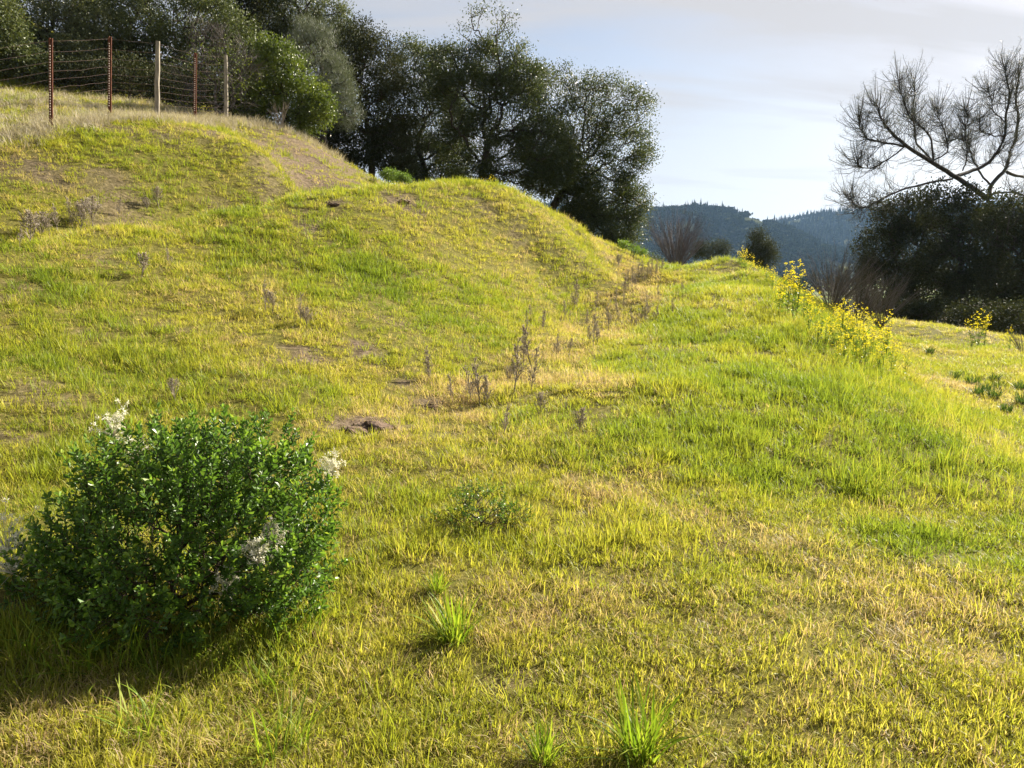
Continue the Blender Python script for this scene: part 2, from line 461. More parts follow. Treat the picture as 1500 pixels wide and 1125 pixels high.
def ground_mat():
    m = bpy.data.materials.new('ground'); m.use_nodes = True
    nt = m.node_tree; n, l = nt.nodes, nt.links
    p = n['Principled BSDF']; p.inputs['Roughness'].default_value = 1.0; p.inputs['Specular IOR Level'].default_value = 0.05
    tcn = n.new('ShaderNodeTexCoord')
    def noise(s, d=6, ro=.6):
        q = n.new('ShaderNodeTexNoise'); q.inputs['Scale'].default_value = s; q.inputs['Detail'].default_value = d; q.inputs['Roughness'].default_value = ro
        l.new(tcn.outputs['Object'], q.inputs['Vector']); return q
    n1 = noise(14, 8, .7); n2 = noise(1.1, 4)
    thatch = ramp(nt, [(.25, (.035, .026, .012)), (.45, (.08, .064, .022)), (.62, (.15, .12, .045)), (.8, (.24, .18, .09))])
    l.new(n1.outputs['Fac'], thatch.inputs[0])
    green = ramp(nt, [(.3, (.06, .068, .012)), (.7, (.17, .165, .028))]); l.new(n1.outputs['Fac'], green.inputs[0])
    mg = n.new('ShaderNodeMix'); mg.data_type = 'RGBA'
    l.new(n2.outputs['Fac'], mg.inputs[0]); l.new(thatch.outputs[0], mg.inputs[6]); l.new(green.outputs[0], mg.inputs[7])
    soil = ramp(nt, [(.3, (.04, .028, .02)), (.5, (.11, .08, .058)), (.7, (.22, .17, .13))]); l.new(n1.outputs['Fac'], soil.inputs[0])
    a = n.new('ShaderNodeAttribute'); a.attribute_name = 'tint'
    ms = n.new('ShaderNodeMix'); ms.data_type = 'RGBA'
    l.new(a.outputs['Fac'], ms.inputs[0]); l.new(mg.outputs[2], ms.inputs[6]); l.new(soil.outputs[0], ms.inputs[7])
    # the valley floor: dormant vineyard, meadow and scrub in long strips
    mp = n.new('ShaderNodeMapping'); mp.inputs['Scale'].default_value = (.004, .016, 0); l.new(tcn.outputs['Object'], mp.inputs[0])
    nf = n.new('ShaderNodeTexNoise'); nf.inputs['Scale'].default_value = 1; nf.inputs['Detail'].default_value = 3; l.new(mp.outputs[0], nf.inputs['Vector'])
    val = ramp(nt, [(.36, (.10, .075, .06)), (.46, (.12, .10, .07)), (.52, (.10, .16, .035)), (.60, (.17, .21, .05)), (.68, (.11, .09, .065))]); l.new(nf.outputs['Fac'], val.inputs[0])
    sp = n.new('ShaderNodeSeparateXYZ'); l.new(tcn.outputs['Object'], sp.inputs[0])
    mr = n.new('ShaderNodeMapRange'); mr.inputs['From Min'].default_value = 70; mr.inputs['From Max'].default_value = 140; l.new(sp.outputs['Y'], mr.inputs[0])
    mv = n.new('ShaderNodeMix'); mv.data_type = 'RGBA'
    l.new(mr.outputs[0], mv.inputs[0]); l.new(ms.outputs[2], mv.inputs[6]); l.new(val.outputs[0], mv.inputs[7])
    l.new(mv.outputs[2], p.inputs['Base Color'])
    b = n.new('ShaderNodeBump'); b.inputs['Strength'].default_value = .9; b.inputs['Distance'].default_value = .03
    l.new(n1.outputs['Fac'], b.inputs['Height']); l.new(b.outputs[0], p.inputs['Normal'])
    return m
g = mb.build('ground', ground_mat(), smooth=True); g['kind'] = 'structure'

# ------------------------------------------------------------------ far hills
def hill_mat():
    m = bpy.data.materials.new('hillside'); m.use_nodes = True
    nt = m.node_tree; n, l = nt.nodes, nt.links
    p = n['Principled BSDF']; p.inputs['Roughness'].default_value = 1.0; p.inputs['Specular IOR Level'].default_value = 0.0
    tcn = n.new('ShaderNodeTexCoord')
    q = n.new('ShaderNodeTexNoise'); q.inputs['Scale'].default_value = .02; q.inputs['Detail'].default_value = 5
    l.new(tcn.outputs['Object'], q.inputs['Vector'])
    r = ramp(nt, [(.4, (.03, .035, .016)), (.58, (.06, .065, .028)), (.72, (.17, .16, .07))]); l.new(q.outputs['Fac'], r.inputs[0])
    l.new(r.outputs[0], p.inputs['Base Color'])
    return m
HM = hill_mat()
FAR_PTS = []
def hill(name, prof, Yc, Y0, Yb, seed):
    """prof: skyline as (px, py) seen at distance Yc"""
    pp = np.array([at(a, b, Yc) for a, b in prof])
    xs = np.linspace(pp[0, 0], pp[-1, 0], 150); ys = np.linspace(Y0, Yb, 60)
    X, Y = np.meshgrid(xs, ys)
    def hf(X, Y):
        top = np.interp(X, pp[:, 0], pp[:, 2]) + 15
        edge = sstep(pp[0, 0], pp[0, 0] + 160, X) * sstep(pp[-1, 0], pp[-1, 0] - 160, X)
        k = np.where(Y < Yc, sstep(Y0 - 60, Yc, Y) , sstep(Yb + 100, Yc, Y))
        gul = (np.abs(fbm(X / 130, Y / 420, seed, 3) - .5) * 2) * 36 * k * (1 - sstep(.75, 1.0, k) * .85)
        return -18 + (top * k + gul - 12 * k * (1 - k)) * edge
    m_ = MB(); n1, n2 = len(xs), len(ys)
    i_ = (np.arange(n2 - 1)[:, None] * n1 + np.arange(n1 - 1)[None]).ravel()
    m_.add(np.stack([X, Y, hf(X, Y)], -1).reshape(-1, 3), np.stack([i_, i_ + 1, i_ + n1 + 1, i_ + n1], 1))
    o = m_.build(name, HM, smooth=True); o['kind'] = 'structure'
    return hf, pp
hfA, ppA = hill('hill', [(380, 340), (560, 318), (700, 312), (800, 303), (880, 306), (925, 307), (950, 311), (985, 307), (1010, 304), (1050, 309), (1075, 320), (1110, 334), (1150, 352), (1200, 380), (1260, 400)], 1250, 780, 1700, 3)
hfB, ppB = hill('hill', [(900, 380), (1000, 350), (1060, 340), (1110, 331), (1150, 324), (1185, 316), (1230, 312), (1300, 310), (1400, 305), (1520, 300), (1700, 310), (1900, 330)], 1650, 1050, 2200, 9)

# ------------------------------------------------------------------ scatter (stuff) with geometry nodes
def proto_collection(name, objs):
    c = bpy.data.collections.new(name)
    for o in objs: c.objects.link(o)
    return c

def scatter(name, pts, rot, scl, idx, itint, coll):
    me = bpy.data.meshes.new(name)
    n_ = len(pts)
    me.vertices.add(n_); me.vertices.foreach_set('co', np.asarray(pts, np.float32).ravel())
    def at_(nm, ty, key, val):
        a = me.attributes.new(nm, ty, 'POINT'); a.data.foreach_set(key, val)
    at_('rot', 'FLOAT_VECTOR', 'vector', np.asarray(rot, np.float32).ravel())
    at_('scl', 'FLOAT_VECTOR', 'vector', np.asarray(scl, np.float32).ravel())
    at_('idx', 'INT', 'value', np.asarray(idx, np.int32))
    at_('itint', 'FLOAT', 'value', np.asarray(itint, np.float32))
    o = bpy.data.objects.new(name, me); COL.objects.link(o)
    ng = bpy.data.node_groups.new(name, 'GeometryNodeTree')
    ng.interface.new_socket('Geometry', in_out='INPUT', socket_type='NodeSocketGeometry')
    ng.interface.new_socket('Geometry', in_out='OUTPUT', socket_type='NodeSocketGeometry')
    N, L = ng.nodes, ng.links
    gi = N.new('NodeGroupInput'); go = N.new('NodeGroupOutput')
    ci = N.new('GeometryNodeCollectionInfo'); ci.inputs['Collection'].default_value = coll
    ci.inputs['Separate Children'].default_value = True; ci.inputs['Reset Children'].default_value = True
    ip = N.new('GeometryNodeInstanceOnPoints'); ip.inputs['Pick Instance'].default_value = True
    def named(nm, ty):
        q = N.new('GeometryNodeInputNamedAttribute'); q.data_type = ty; q.inputs['Name'].default_value = nm; return q.outputs['Attribute']
    L.new(gi.outputs[0], ip.inputs['Points']); L.new(ci.outputs[0], ip.inputs['Instance'])
    L.new(named('idx', 'INT'), ip.inputs['Instance Index'])
    e2r = N.new('FunctionNodeEulerToRotation'); L.new(named('rot', 'FLOAT_VECTOR'), e2r.inputs[0]); L.new(e2r.outputs[0], ip.inputs['Rotation'])
    L.new(named('scl', 'FLOAT_VECTOR'), ip.inputs['Scale'])
    L.new(ip.outputs[0], go.inputs[0])
    md = o.modifiers.new('scatter', 'NODES'); md.node_group = ng
    o['kind'] = 'stuff'
    return o

def blade_clump(nb, rad, lmin, lmax, wid, lean, seg, curl, tlo, thi, stray=0.0):
    """grass blades as narrow bent ribbons"""
    m_ = MB()
    a = rng.uniform(0, 2 * PI, nb); r = rad * np.sqrt(rng.uniform(0, 1, nb))
    B = np.stack([r * np.cos(a), r * np.sin(a), np.full(nb, -.015)], 1)
    az = a + rng.normal(0, 1.0, nb)
    le = np.abs(rng.normal(0, lean, nb)) + .05
    L = rng.uniform(lmin, lmax, nb)
    tn = rng.uniform(tlo, thi, nb)
    H = np.stack([np.cos(az), np.sin(az), np.zeros(nb)], 1); S = np.stack([-np.sin(az + rng.normal(0, .8, nb)), np.cos(az), np.zeros(nb)], 1)
    cu = np.abs(rng.normal(curl, curl * .6, nb))
    P = B.copy(); ang = le.copy(); rows = []
    for s in range(seg + 1):
        t = s / seg
        w = wid * (1 - .25 * t) * (0.0 if s == seg else 1.0) * (0.75 + .5 * hash2(np.arange(nb), np.full(nb, 7), 3))
        if s == seg: rows.append(P[:, None])
        else: rows.append(np.stack([P - S * w[:, None] / 2, P + S * w[:, None] / 2], 1))
        step = (L / seg)[:, None]
        P = P + (H * np.sin(ang)[:, None] + np.array([0, 0, 1.0]) * np.cos(ang)[:, None]) * step
        ang = ang + cu / seg
    V = np.concatenate(rows, 1); per = V.shape[1]
    o_ = np.arange(nb) * per
    fq = [np.stack([o_ + 2 * s, o_ + 2 * s + 1, o_ + 2 * s + 3, o_ + 2 * s + 2], 1) for s in range(seg - 1)]
    ft = np.stack([o_ + 2 * (seg - 1), o_ + 2 * (seg - 1) + 1, o_ + 2 * seg], 1)
    m_.add(V.reshape(-1, 3), np.concatenate(fq), np.repeat(tn, per))
    m_.F.append(ft)
    return m_

def protos(pref, specs, mat):
    out = []
    for i, sp in enumerate(specs):
        out.append(bpy.data.objects.new('%s_%02d' % (pref, i), blade_clump(**sp).mesh('%s_%02d' % (pref, i), mat)))
    return out

base = dict(nb=34, rad=.075, lmin=.025, lmax=.075, wid=.0038, lean=.5, seg=3, curl=.7, tlo=0, thi=.45)
G_SPECS = [dict(base) for _ in range(6)]                                            # 0-5 short turf
G_SPECS += [dict(base, nb=26, lmin=.06, lmax=.14, wid=.0048, lean=.36, curl=.6, thi=.3) for _ in range(4)]     # 6-9 taller lush
G_SPECS += [dict(base, nb=30, lmin=.05, lmax=.12, wid=.0028, lean=.8, curl=1.6, seg=4, tlo=.35, thi=1.0) for _ in range(4)]   # 10-13 curly, dry mixed
G_SPECS += [dict(base, nb=44, rad=.05, lmin=.015, lmax=.04, wid=.008, lean=.9, curl=.8, thi=.3, seg=2) for _ in range(2)]   # 14-15 low broad leaves
G_SPECS += [dict(base, nb=9, rad=.10, lmin=.16, lmax=.32, wid=.0034, lean=.25, curl=.5, seg=4, tlo=.1, thi=.6) for _ in range(2)]   # 16-17 tall sparse stems
G_SPECS += [dict(base, nb=34, rad=.085, lmin=.02, lmax=.07, wid=.0028, lean=1.25, curl=1.0, seg=3, tlo=.5, thi=1.0) for _ in range(3)]   # 18-20 flattened dead thatch
coll_g = proto_collection('grass_clumps', protos('clump', G_SPECS, M['grass']))

def polar_points(bands, azmax):
    out = []
    for r0, r1, dens in bands:
        n_ = int(dens * azmax * (r1 ** 2 - r0 ** 2))
        r = np.sqrt(rng.uniform(r0 ** 2, r1 ** 2, n_)); a = rng.uniform(-azmax, azmax, n_)
        out.append(np.stack([r * np.sin(a), r * np.cos(a), np.full(n_, 0.0)], 1))
    return np.concatenate(out)

pts = polar_points([(1.0, 3.5, 1250), (3.5, 6, 820), (6, 9, 400), (9, 14, 280), (14, 24, 150), (24, 48, 50)], math.radians(48))
more = polar_points([(0.0, 1.0, 700), (1.0, 4.0, 560), (4.0, 7.0, 330), (7.0, 11.0, 130)], PI)      # the lawn goes on all round the viewpoint
wide_ = polar_points([(11.0, 16.0, 110), (16.0, 26.0, 45)], math.radians(66))
more = np.concatenate([more, wide_])
out_ = (np.abs(np.arctan2(more[:, 0], more[:, 1])) > math.radians(48)) | (np.hypot(more[:, 0], more[:, 1]) < 1.0)
pts = np.concatenate([pts, more[out_]])
X, Y = pts[:, 0], pts[:, 1]
R = np.hypot(X, Y)
sc_m = scar(X, Y)
lush = sstep(.44, .66, fbm(X / 1.3, Y / 1.3, 101, 3))
berm = sstep(-.3, 1.2, X - (-.2 + .16 * Y)) * sstep(3.4, 1.6, X - (.8 + .27 * Y)) * sstep(4, 6.5, Y)
lush = lush * .42 + berm * .42
for px_, py_, r_ in [(565, 412, .9), (545, 520, .35), (1060, 640, .8), (1000, 560, .7), (1240, 705, .4), (950, 640, .5), (880, 668, .4), (1330, 790, .45), (1110, 690, .6), (640, 600, .2), (40, 420, .7), (130, 870, .5), (330, 960, .3), (1010, 470, .8)]:
    q_ = hit(px_, py_); lush = lush + .75 * sstep(1.2, .3, np.hypot(X - q_[0], Y - q_[1]) / r_)
SWALE = np.array([hit(*q_)[:2] for q_ in [(560, 645), (660, 600), (760, 555), (830, 515), (880, 485), (915, 450), (930, 425), (950, 404)]])
dsw = np.full(len(X), 9.0)
for a_, b_ in zip(SWALE[:-1], SWALE[1:]):
    ab = b_ - a_; t_ = np.clip(((X - a_[0]) * ab[0] + (Y - a_[1]) * ab[1]) / (ab @ ab), 0, 1)
    dsw = np.minimum(dsw, np.hypot(X - a_[0] - t_ * ab[0], Y - a_[1] - t_ * ab[1]))
swl = sstep(1.0, .25, dsw / (.5 + .045 * Y) + (fbm(X / .6, Y / .6, 171, 2) - .5) * .8)
lush = np.clip(lush * (1 - swl) * (.35 + .65 * sstep(3.0, 5.5, Y)), 0, 1)
dryn = fbm(X / .8 + 40, Y / .8, 111, 3)
keep = rng.uniform(0, 1, len(X)) > sc_m * .93
keep &= rng.uniform(0, 1, len(X)) < np.clip(.48 + 1.8 * (fbm(X / .3, Y / .3, 121, 2) - .33), .26, 1)
keep &= ~((X > 9 + .2 * Y) & (Y > 30))
X, Y, R, lush, dryn, swl = [v[keep] for v in (X, Y, R, lush, dryn, swl)]
Z = height(X, Y); n = len(X)
u = rng.uniform(0, 1, n)
idx = np.where(u < .02 + .75 * lush, rng.integers(6, 10, n), rng.integers(0, 6, n))
dry_pick = rng.uniform(0, 1, n) < np.clip((dryn - .46) * 2.2 + .45 * swl, .05, .6) * (1 - .7 * lush)
idx = np.where(dry_pick, rng.integers(10, 14, n), idx)
idx = np.where(rng.uniform(0, 1, n) < .05, rng.integers(14, 16, n), idx)
flank = (X > 1.0 + .27 * Y) & (X < 2.9 + .27 * Y) & (Y > 5) & (Y < 16)
idx = np.where(flank & (rng.uniform(0, 1, n) < .08), rng.integers(16, 18, n), idx)
th = rng.uniform(0, 1, n) < np.interp(R, [0, 8, 20], [.24, .16, .08])
idx = np.where(th, rng.integers(18, 21, n), idx)
size = np.interp(R, [0, 5, 10, 20, 45], [.76, .92, 1.2, 1.65, 2.4]) * rng.uniform(.75, 1.25, n)
hsc = size * np.interp(R, [0, 8, 20, 45], [1, .95, .75, .6]) * (.5 + 1.1 * fbm(X / .4, Y / .4, 131, 3))
tint = .13 + .46 * fbm(X / 1.6, Y / 1.6, 141, 3) + .25 * (fbm(X / .3, Y / .3, 151, 2) - .5) - .22 * lush + rng.normal(0, .06, n) + .12 * dry_pick
tint = tint + .22 * th
tint = tint + .10 * sstep(8, 16, Y) * (X > .42 * Y) + .05 * sstep(6, 12, R) + .13 * swl
rot = np.stack([rng.normal(0, .14, n), rng.normal(0, .14, n), rng.uniform(0, 2 * PI, n)], 1)
scatter('grass', np.stack([X, Y, Z], 1), rot, np.stack([size, size, hsc], 1), idx, np.clip(tint, 0, 1), coll_g)

# pale dry grass along the fence line
S_SPECS = [dict(base, nb=30, rad=.14, lmin=.12, lmax=.38, wid=.007, lean=.35, curl=.8, seg=3, tlo=0, thi=.6) for _ in range(4)]
coll_s = proto_collection('straw_clumps', protos('straw', S_SPECS, M['straw']))
FENCE = [at(-95, 225, 14.8), at(74, 191, 17.0), at(160, 177, 19.0), at(229, 179, 20.0), at(285, 180, 22.2), at(331, 179, 23.6)]
line = np.array([[-14.5, 12.0], [-11.5, 14.9], FENCE[1][:2] + [0, -.5], FENCE[2][:2] + [.1, -.5], FENCE[3][:2] + [.2, -.4], FENCE[4][:2] + [.2, -.3], FENCE[5][:2] + [.3, -.2], at(420, 190, 25.2)[:2], at(500, 230, 26.5)[:2]])
sp_ = []
for a, b in zip(line[:-1], line[1:]):
    m_ = int(np.linalg.norm(b - a) * 95); t = rng.uniform(0, 1, m_)[:, None]
    sp_.append(a + (b - a) * t + rng.normal(0, .36, (m_, 2)))
sp_ = np.concatenate(sp_)
extra = np.stack([rng.uniform(-19, -9.5, 900), rng.uniform(17, 25, 900)], 1)
extra = extra[extra[:, 0] < np.interp(extra[:, 1], [17, 20, 24], [-10.2, -9.5, -8.6])]
sp_ = np.concatenate([sp_, extra])
n = len(sp_); s_ = rng.uniform(.6, 1.15, n)
scatter('dry_grass', np.column_stack([sp_, height(sp_[:, 0], sp_[:, 1])]), np.stack([rng.normal(0, .2, n), rng.normal(0, .2, n), rng.uniform(0, 6.28, n)], 1),
        np.stack([s_, s_, s_ * rng.uniform(.6, 1.1, n)], 1), rng.integers(0, 4, n), rng.uniform(.1, .6, n), coll_s)

# far woods on the hills and in the valley
def blob_tree(seed, conifer):
    m_ = MB(); r_ = np.random.default_rng(seed)
    if conifer:
        for q in range(7):
            z0 = 2 + q * 2.0; rr = (3.1 * (1 - q / 7.6)) * r_.uniform(.85, 1.15); k = 7
            a = np.arange(k) * 2 * PI / k + r_.uniform(0, 1)
            ring = np.stack([np.cos(a) * rr * r_.uniform(.6, 1.2, k), np.sin(a) * rr * r_.uniform(.6, 1.2, k), np.full(k, z0) - r_.uniform(0, .9, k)], 1)
            V = np.vstack([ring, [[0, 0, z0 + 3.2]]])
            i = np.arange(k); m_.add(V, np.stack([i, (i + 1) % k, np.full(k, k)], 1), r_.uniform(0, 1, k + 1))
    else:
        for q in range(16):
            c = np.array([r_.normal(0, 2.0), r_.normal(0, 2.0), 4.5 + r_.normal(0, 1.5)]); k = 26
            d_ = norm(r_.normal(size=(k, 3))); rr = r_.uniform(1.2, 2.2)
            C_ = c + d_ * rr * r_.uniform(.7, 1, (k, 1))
            S_, W_ = perp(d_); s = r_.uniform(.5, 1.0, (k, 1))
            V = np.stack([C_ - S_ * s, C_ + W_ * s, C_ + S_ * s, C_ - W_ * s], 1).reshape(-1, 3)
            o_ = np.arange(k) * 4; m_.add(V, np.stack([o_, o_ + 1, o_ + 2, o_ + 3], 1), np.repeat(r_.uniform(0, 1, k), 4))
    return m_
M['far_leaf'] = leaf_mat('far_leaf', [(0, (.012, .018, .008)), (.6, (.026, .036, .013)), (1, (.075, .085, .03))], .12, .9, .0, instancer=True)
far_objs = [bpy.data.objects.new('far_%02d' % i, blob_tree(50 + i, i >= 4).mesh('far_%02d' % i, M['far_leaf'])) for i in range(7)]
coll_f = proto_collection('far_trees', far_objs)
def far_wood(name, hf, pp, Y0, Y1, n_, conif, x0, x1, seed, gaps):
    X_ = rng.uniform(x0, x1, n_); Y_ = rng.uniform(Y0, Y1, n_)
    k_ = fbm(X_ / 90, Y_ / 160, seed, 3) > gaps
    X_, Y_ = X_[k_], Y_[k_]; m = len(X_)
    Z_ = hf(X_, Y_) - .5
    cf = rng.uniform(0, 1, m) < conif(X_)
    s = rng.uniform(.5, .95, m)
    scatter(name, np.stack([X_, Y_, Z_], 1), np.stack([np.zeros(m), np.zeros(m), rng.uniform(0, 6.28, m)], 1), np.stack([s, s, s * rng.uniform(.85, 1.2, m)], 1),
            np.where(cf, rng.integers(4, 7, m), rng.integers(0, 4, m)), rng.uniform(0, .5, m), coll_f)
far_wood('hillside_wood', hfA, ppA, 800, 1300, 7500, lambda x: np.full(len(x), .12), -150, 520, 77, .30)
far_wood('hillside_wood', hfB, ppB, 1080, 1700, 11000, lambda x: np.full(len(x), .75), 350, 1250, 78, .22)
far_wood('valley_wood', height, None, 330, 800, 900, lambda x: np.full(len(x), .1), -60, 520, 79, .50)

# ------------------------------------------------------------------ trees
def grow(trunk, pts, mid=2, jit=.10):
    """joins every point to the nearest part of the growing skeleton; returns nodes, parents"""
    nodes = [np.asarray(p, float) for p in trunk]; par = [-1] + list(range(len(trunk) - 1))
    base_ = nodes[-1]
    order = np.argsort(np.linalg.norm(pts - base_, axis=1))
    A = np.zeros((len(trunk) + len(pts) * (mid + 1) + 4, 3)); A[:len(nodes)] = nodes
    dist = np.zeros(len(A))
    for i in range(1, len(nodes)): dist[i] = dist[i - 1] + np.linalg.norm(nodes[i] - nodes[i - 1])
    n_ = len(nodes); first = max(1, len(trunk) // 2)
    for oi in order:
        p = pts[oi]
        d = np.linalg.norm(A[first:n_] - p, axis=1)
        cost = d * 1.0 + .22 * dist[first:n_] + np.where(A[first:n_, 2] > p[2] + .3, .5 * d, 0)
        j = first + int(np.argmin(cost)); q = A[j]; L = np.linalg.norm(p - q)
        prev = j
        for m_ in range(1, mid + 1):
            t = m_ / (mid + 1)
            w = q + (p - q) * t + rng.normal(0, jit * L * .5, 3) + np.array([0, 0, -.10 * L * math.sin(PI * t)])
            A[n_] = w; par.append(prev); dist[n_] = dist[prev] + L / (mid + 1); prev = n_; n_ += 1
        A[n_] = p; par.append(prev); dist[n_] = dist[prev] + L / (mid + 1); n_ += 1
    return A[:n_], np.array(par)

def wood(A, par, r_tip, expo, r_max, base_, k=5, tint=False):
    n_ = len(A); cnt = np.zeros(n_)
    child = np.bincount(par[par >= 0], minlength=n_)
    cnt[child == 0] = 1
    for i in range(n_ - 1, 0, -1): cnt[par[i]] += cnt[i]
    r = np.minimum(r_tip * cnt ** expo, r_max)
    m_ = MB(); e = np.arange(1, n_)
    e = e[par[1:] >= 0]
    p0 = par[e]
    r0 = np.minimum(r[p0], r[e] * 1.45)
    r0 = np.where(child[p0] <= 1, r[p0], r0)
    tubes(m_, A[p0] - base_, A[e] - base_, r0, r[e], k, rng.uniform(0, 1, len(e)) if tint else .5)
    return m_, child == 0, r

def lobes_pts(lobes, Y, per_m, depth=.9, shell=.35):
    out = []; wts = []
    for (px, py, rx, ry, *o) in lobes:
        dens = o[0] if o else 1.0; dY = o[1] if len(o) > 1 else 0.0
        c = at(px, py, Y + dY); ax, az = rx * Y / F_PX, ry * Y / F_PX; ay = (ax + az) / 2 * depth
        n_ = max(8, int(per_m * 1.9 * (ax * ay * az) ** .72 * dens))
        d = rand_dirs(n_); rr = (shell + (1 - shell) * rng.uniform(0, 1, (n_, 1))) ** .6
        out.append(c + d * rr * np.array([ax, ay, az])); wts.append(np.full(n_, dens))
    return np.concatenate(out), np.concatenate(wts)

def tree(name, label, cat, base_px, Y, trunk_px, lobes, leaf, per_m=36, nleaf=42, sig=.23, L=.092, W=.054, r_tip=.012, rmax=.3, bark='oak_bark',
         group=None, stems=1, depth=.9, upness=.2, expo=.44, thin=None):
    b = at(base_px[0], base_px[1], Y); gz = float(height(b[0], b[1])); b = np.array([b[0], b[1], gz - .05])
    t_ = [b] + [at(q[0], q[1], Y + (q[2] if len(q) > 2 else 0)) for q in trunk_px]
    tr = [t_[0]]
    for a, c in zip(t_[:-1], t_[1:]):
        for s in (.34, .67, 1.0): tr.append(a + (c - a) * s + (rng.normal(0, .03, 3) * np.linalg.norm(c - a) if s < 1 else 0))
    P, wt = lobes_pts(lobes, Y, per_m, depth)
    P[:, 2] = np.maximum(P[:, 2], height(P[:, 0], P[:, 1]) + .25)
    A, par = grow(tr, P)
    m_, term, r = wood(A, par, r_tip, expo, rmax, b)
    o = thing(name, b, label, cat, group)
    m_.build('trunk', M[bark], o, smooth=True)
    T = A[term]; nt_ = len(T)
    # local leaf density
    k = rng.poisson(nleaf * 3.0, nt_)
    if thin is not None: k = (k * thin(T)).astype(int)
    ids = np.repeat(np.arange(nt_), k); n_ = len(ids)
    C = T[ids] + rng.normal(0, sig, (n_, 3)) * np.array([1, 1, .8])
    par_pos = A[par[np.where(term)[0]]]
    C = np.where(rng.uniform(0, 1, (n_, 1)) < .35, C + (par_pos[ids] - T[ids]) * rng.uniform(0, 1, (n_, 1)), C)
    D = rand_dirs(n_) + norm(C - A.mean(0)) * .5 + np.array([0, 0, upness])
    clump = rng.uniform(0, 1, nt_)[ids] * .5
    lm = MB(); leaves(lm, C - b, D, L * rng.uniform(.7, 1.3, n_), W * rng.uniform(.7, 1.3, n_), np.clip(clump + rng.uniform(0, .5, n_), 0, 1))
    lm.build('crown', M[leaf], o)
    return o

TG = 'trees along the upper hill'
tree('oak_tree', 'wide leaning dark oak with sparse feathery top at the low end of the tree row', 'tree', (800, 320), 38, [(822, 285), (850, 240)],
     [(885, 150, 50, 40, .8), (925, 165, 30, 38, .6), (905, 220, 45, 45, .9), (850, 175, 45, 55), (880, 285, 48, 45, 1.1), (905, 335, 34, 28), (860, 320, 30, 24), (820, 130, 38, 30, .7), (935, 215, 22, 35, .5), (925, 290, 25, 40, .7), (800, 200, 40, 46, 1.1), (825, 255, 42, 34, 1.1), (850, 300, 30, 26, 1.0), (795, 262, 36, 26, .9)],
     'oak_leaf', thin=lambda T: np.where(T[:, 2] > 7.2, .55, 1.0), nleaf=58)
tree('oak_tree', 'tall dark oak with thin wispy twigs above its crown behind the mound', 'tree', (705, 300), 36, [(705, 262), (715, 205)],
     [(690, 150, 50, 55), (745, 165, 50, 55), (790, 215, 50, 42), (710, 95, 38, 36), (715, 42, 42, 30, .8, .5), (655, 110, 30, 46), (760, 120, 40, 40), (690, 215, 50, 35, .6), (820, 240, 34, 26, .8), (740, 70, 30, 30, .6), (745, 250, 60, 22, .8), (690, 262, 40, 18, .7), (790, 265, 40, 18, .7)],
     'oak_leaf', thin=lambda T: np.where(T[:, 2] > 11.2, .22, np.where(T[:, 2] < 5.4, .8, 1.0)), nleaf=58)
tree('oak_tree', 'round-crowned dark oak with sky showing through its gaps behind the mound', 'tree', (625, 290), 39, [(622, 250), (612, 200)],
     [(605, 105, 38, 42, .9), (590, 160, 36, 50, .9), (645, 185, 40, 50, .9), (610, 225, 42, 32, .8), (640, 120, 30, 40, .8), (660, 235, 30, 30, .8), (640, 262, 50, 16, .9), (590, 250, 30, 20, .9)], 'oak_leaf', nleaf=56)
tree('oak_tree', 'dense blackish oak hanging low over the worn brown slope', 'tree', (545, 262), 33, [(545, 225), (535, 170)],
     [(515, 85, 42, 40), (552, 105, 36, 46), (500, 145, 42, 46), (560, 175, 46, 48, 1.1), (520, 210, 50, 38, 1.2), (480, 195, 34, 34), (575, 225, 36, 30, 1.1), (530, 55, 28, 24, .6)], 'dark_leaf', nleaf=52)
tree('oak_tree', 'tall grey-green oak rising above the rounded green tree', 'tree', (440, 190), 38, [(440, 120), (440, 60)],
     [(425, 10, 55, 46), (480, 40, 38, 38), (385, -20, 60, 44), (450, 60, 50, 40), (505, 70, 30, 30, .8), (395, 50, 45, 45), (440, -50, 50, 40)], 'oak_leaf_olive', nleaf=44)
tree('pine_tree', 'soft feathery grey-green pine beside the rounded green tree', 'tree', (478, 210), 30, [(476, 160), (470, 90)],
     [(466, 85, 30, 42, 1.2), (492, 125, 26, 36, 1.2), (452, 60, 24, 30), (505, 160, 24, 30), (470, 150, 30, 30)], 'grey_pine', per_m=40, nleaf=55, L=.17, W=.012, sig=.16, upness=1.1, bark='pine_bark')
tree('bay_tree', 'rounded bright green tree at the crest of the upper slope', 'tree', (418, 196), 26, [(418, 175), (416, 140)],
     [(415, 105, 32, 34, 1.2), (432, 140, 42, 34, 1.3), (462, 160, 26, 24, 1.3), (385, 135, 28, 42, 1.1), (400, 80, 24, 22, 1.1), (440, 175, 34, 18, 1.1), (375, 165, 20, 22)],
     'bay_leaf', per_m=60, nleaf=42, sig=.16, L=.085, W=.045, rmax=.09, upness=.6)
tree('oak_tree', 'olive green oak standing behind the grey wooden post', 'tree', (235, 150), 32, [(232, 110), (225, 60)],
     [(195, 40, 55, 50), (250, 15, 55, 46), (300, 30, 46, 36), (165, 85, 36, 36), (240, 85, 48, 44), (290, 85, 40, 40), (210, 125, 50, 24, .9), (270, 130, 50, 24, .9), (335, 60, 40, 40)], 'oak_leaf_olive', nleaf=42)
tree('oak_tree', 'pale grey-green oak with sunlit leaves behind the rusty posts', 'tree', (75, 122), 30, [(72, 90), (68, 50)],
     [(40, 25, 46, 42), (92, 55, 40, 46, 1.1), (58, 80, 44, 28, 1.1), (110, 15, 38, 38), (75, -20, 60, 36), (112, 85, 24, 28, 1.1)], 'oak_leaf_grey', nleaf=48)
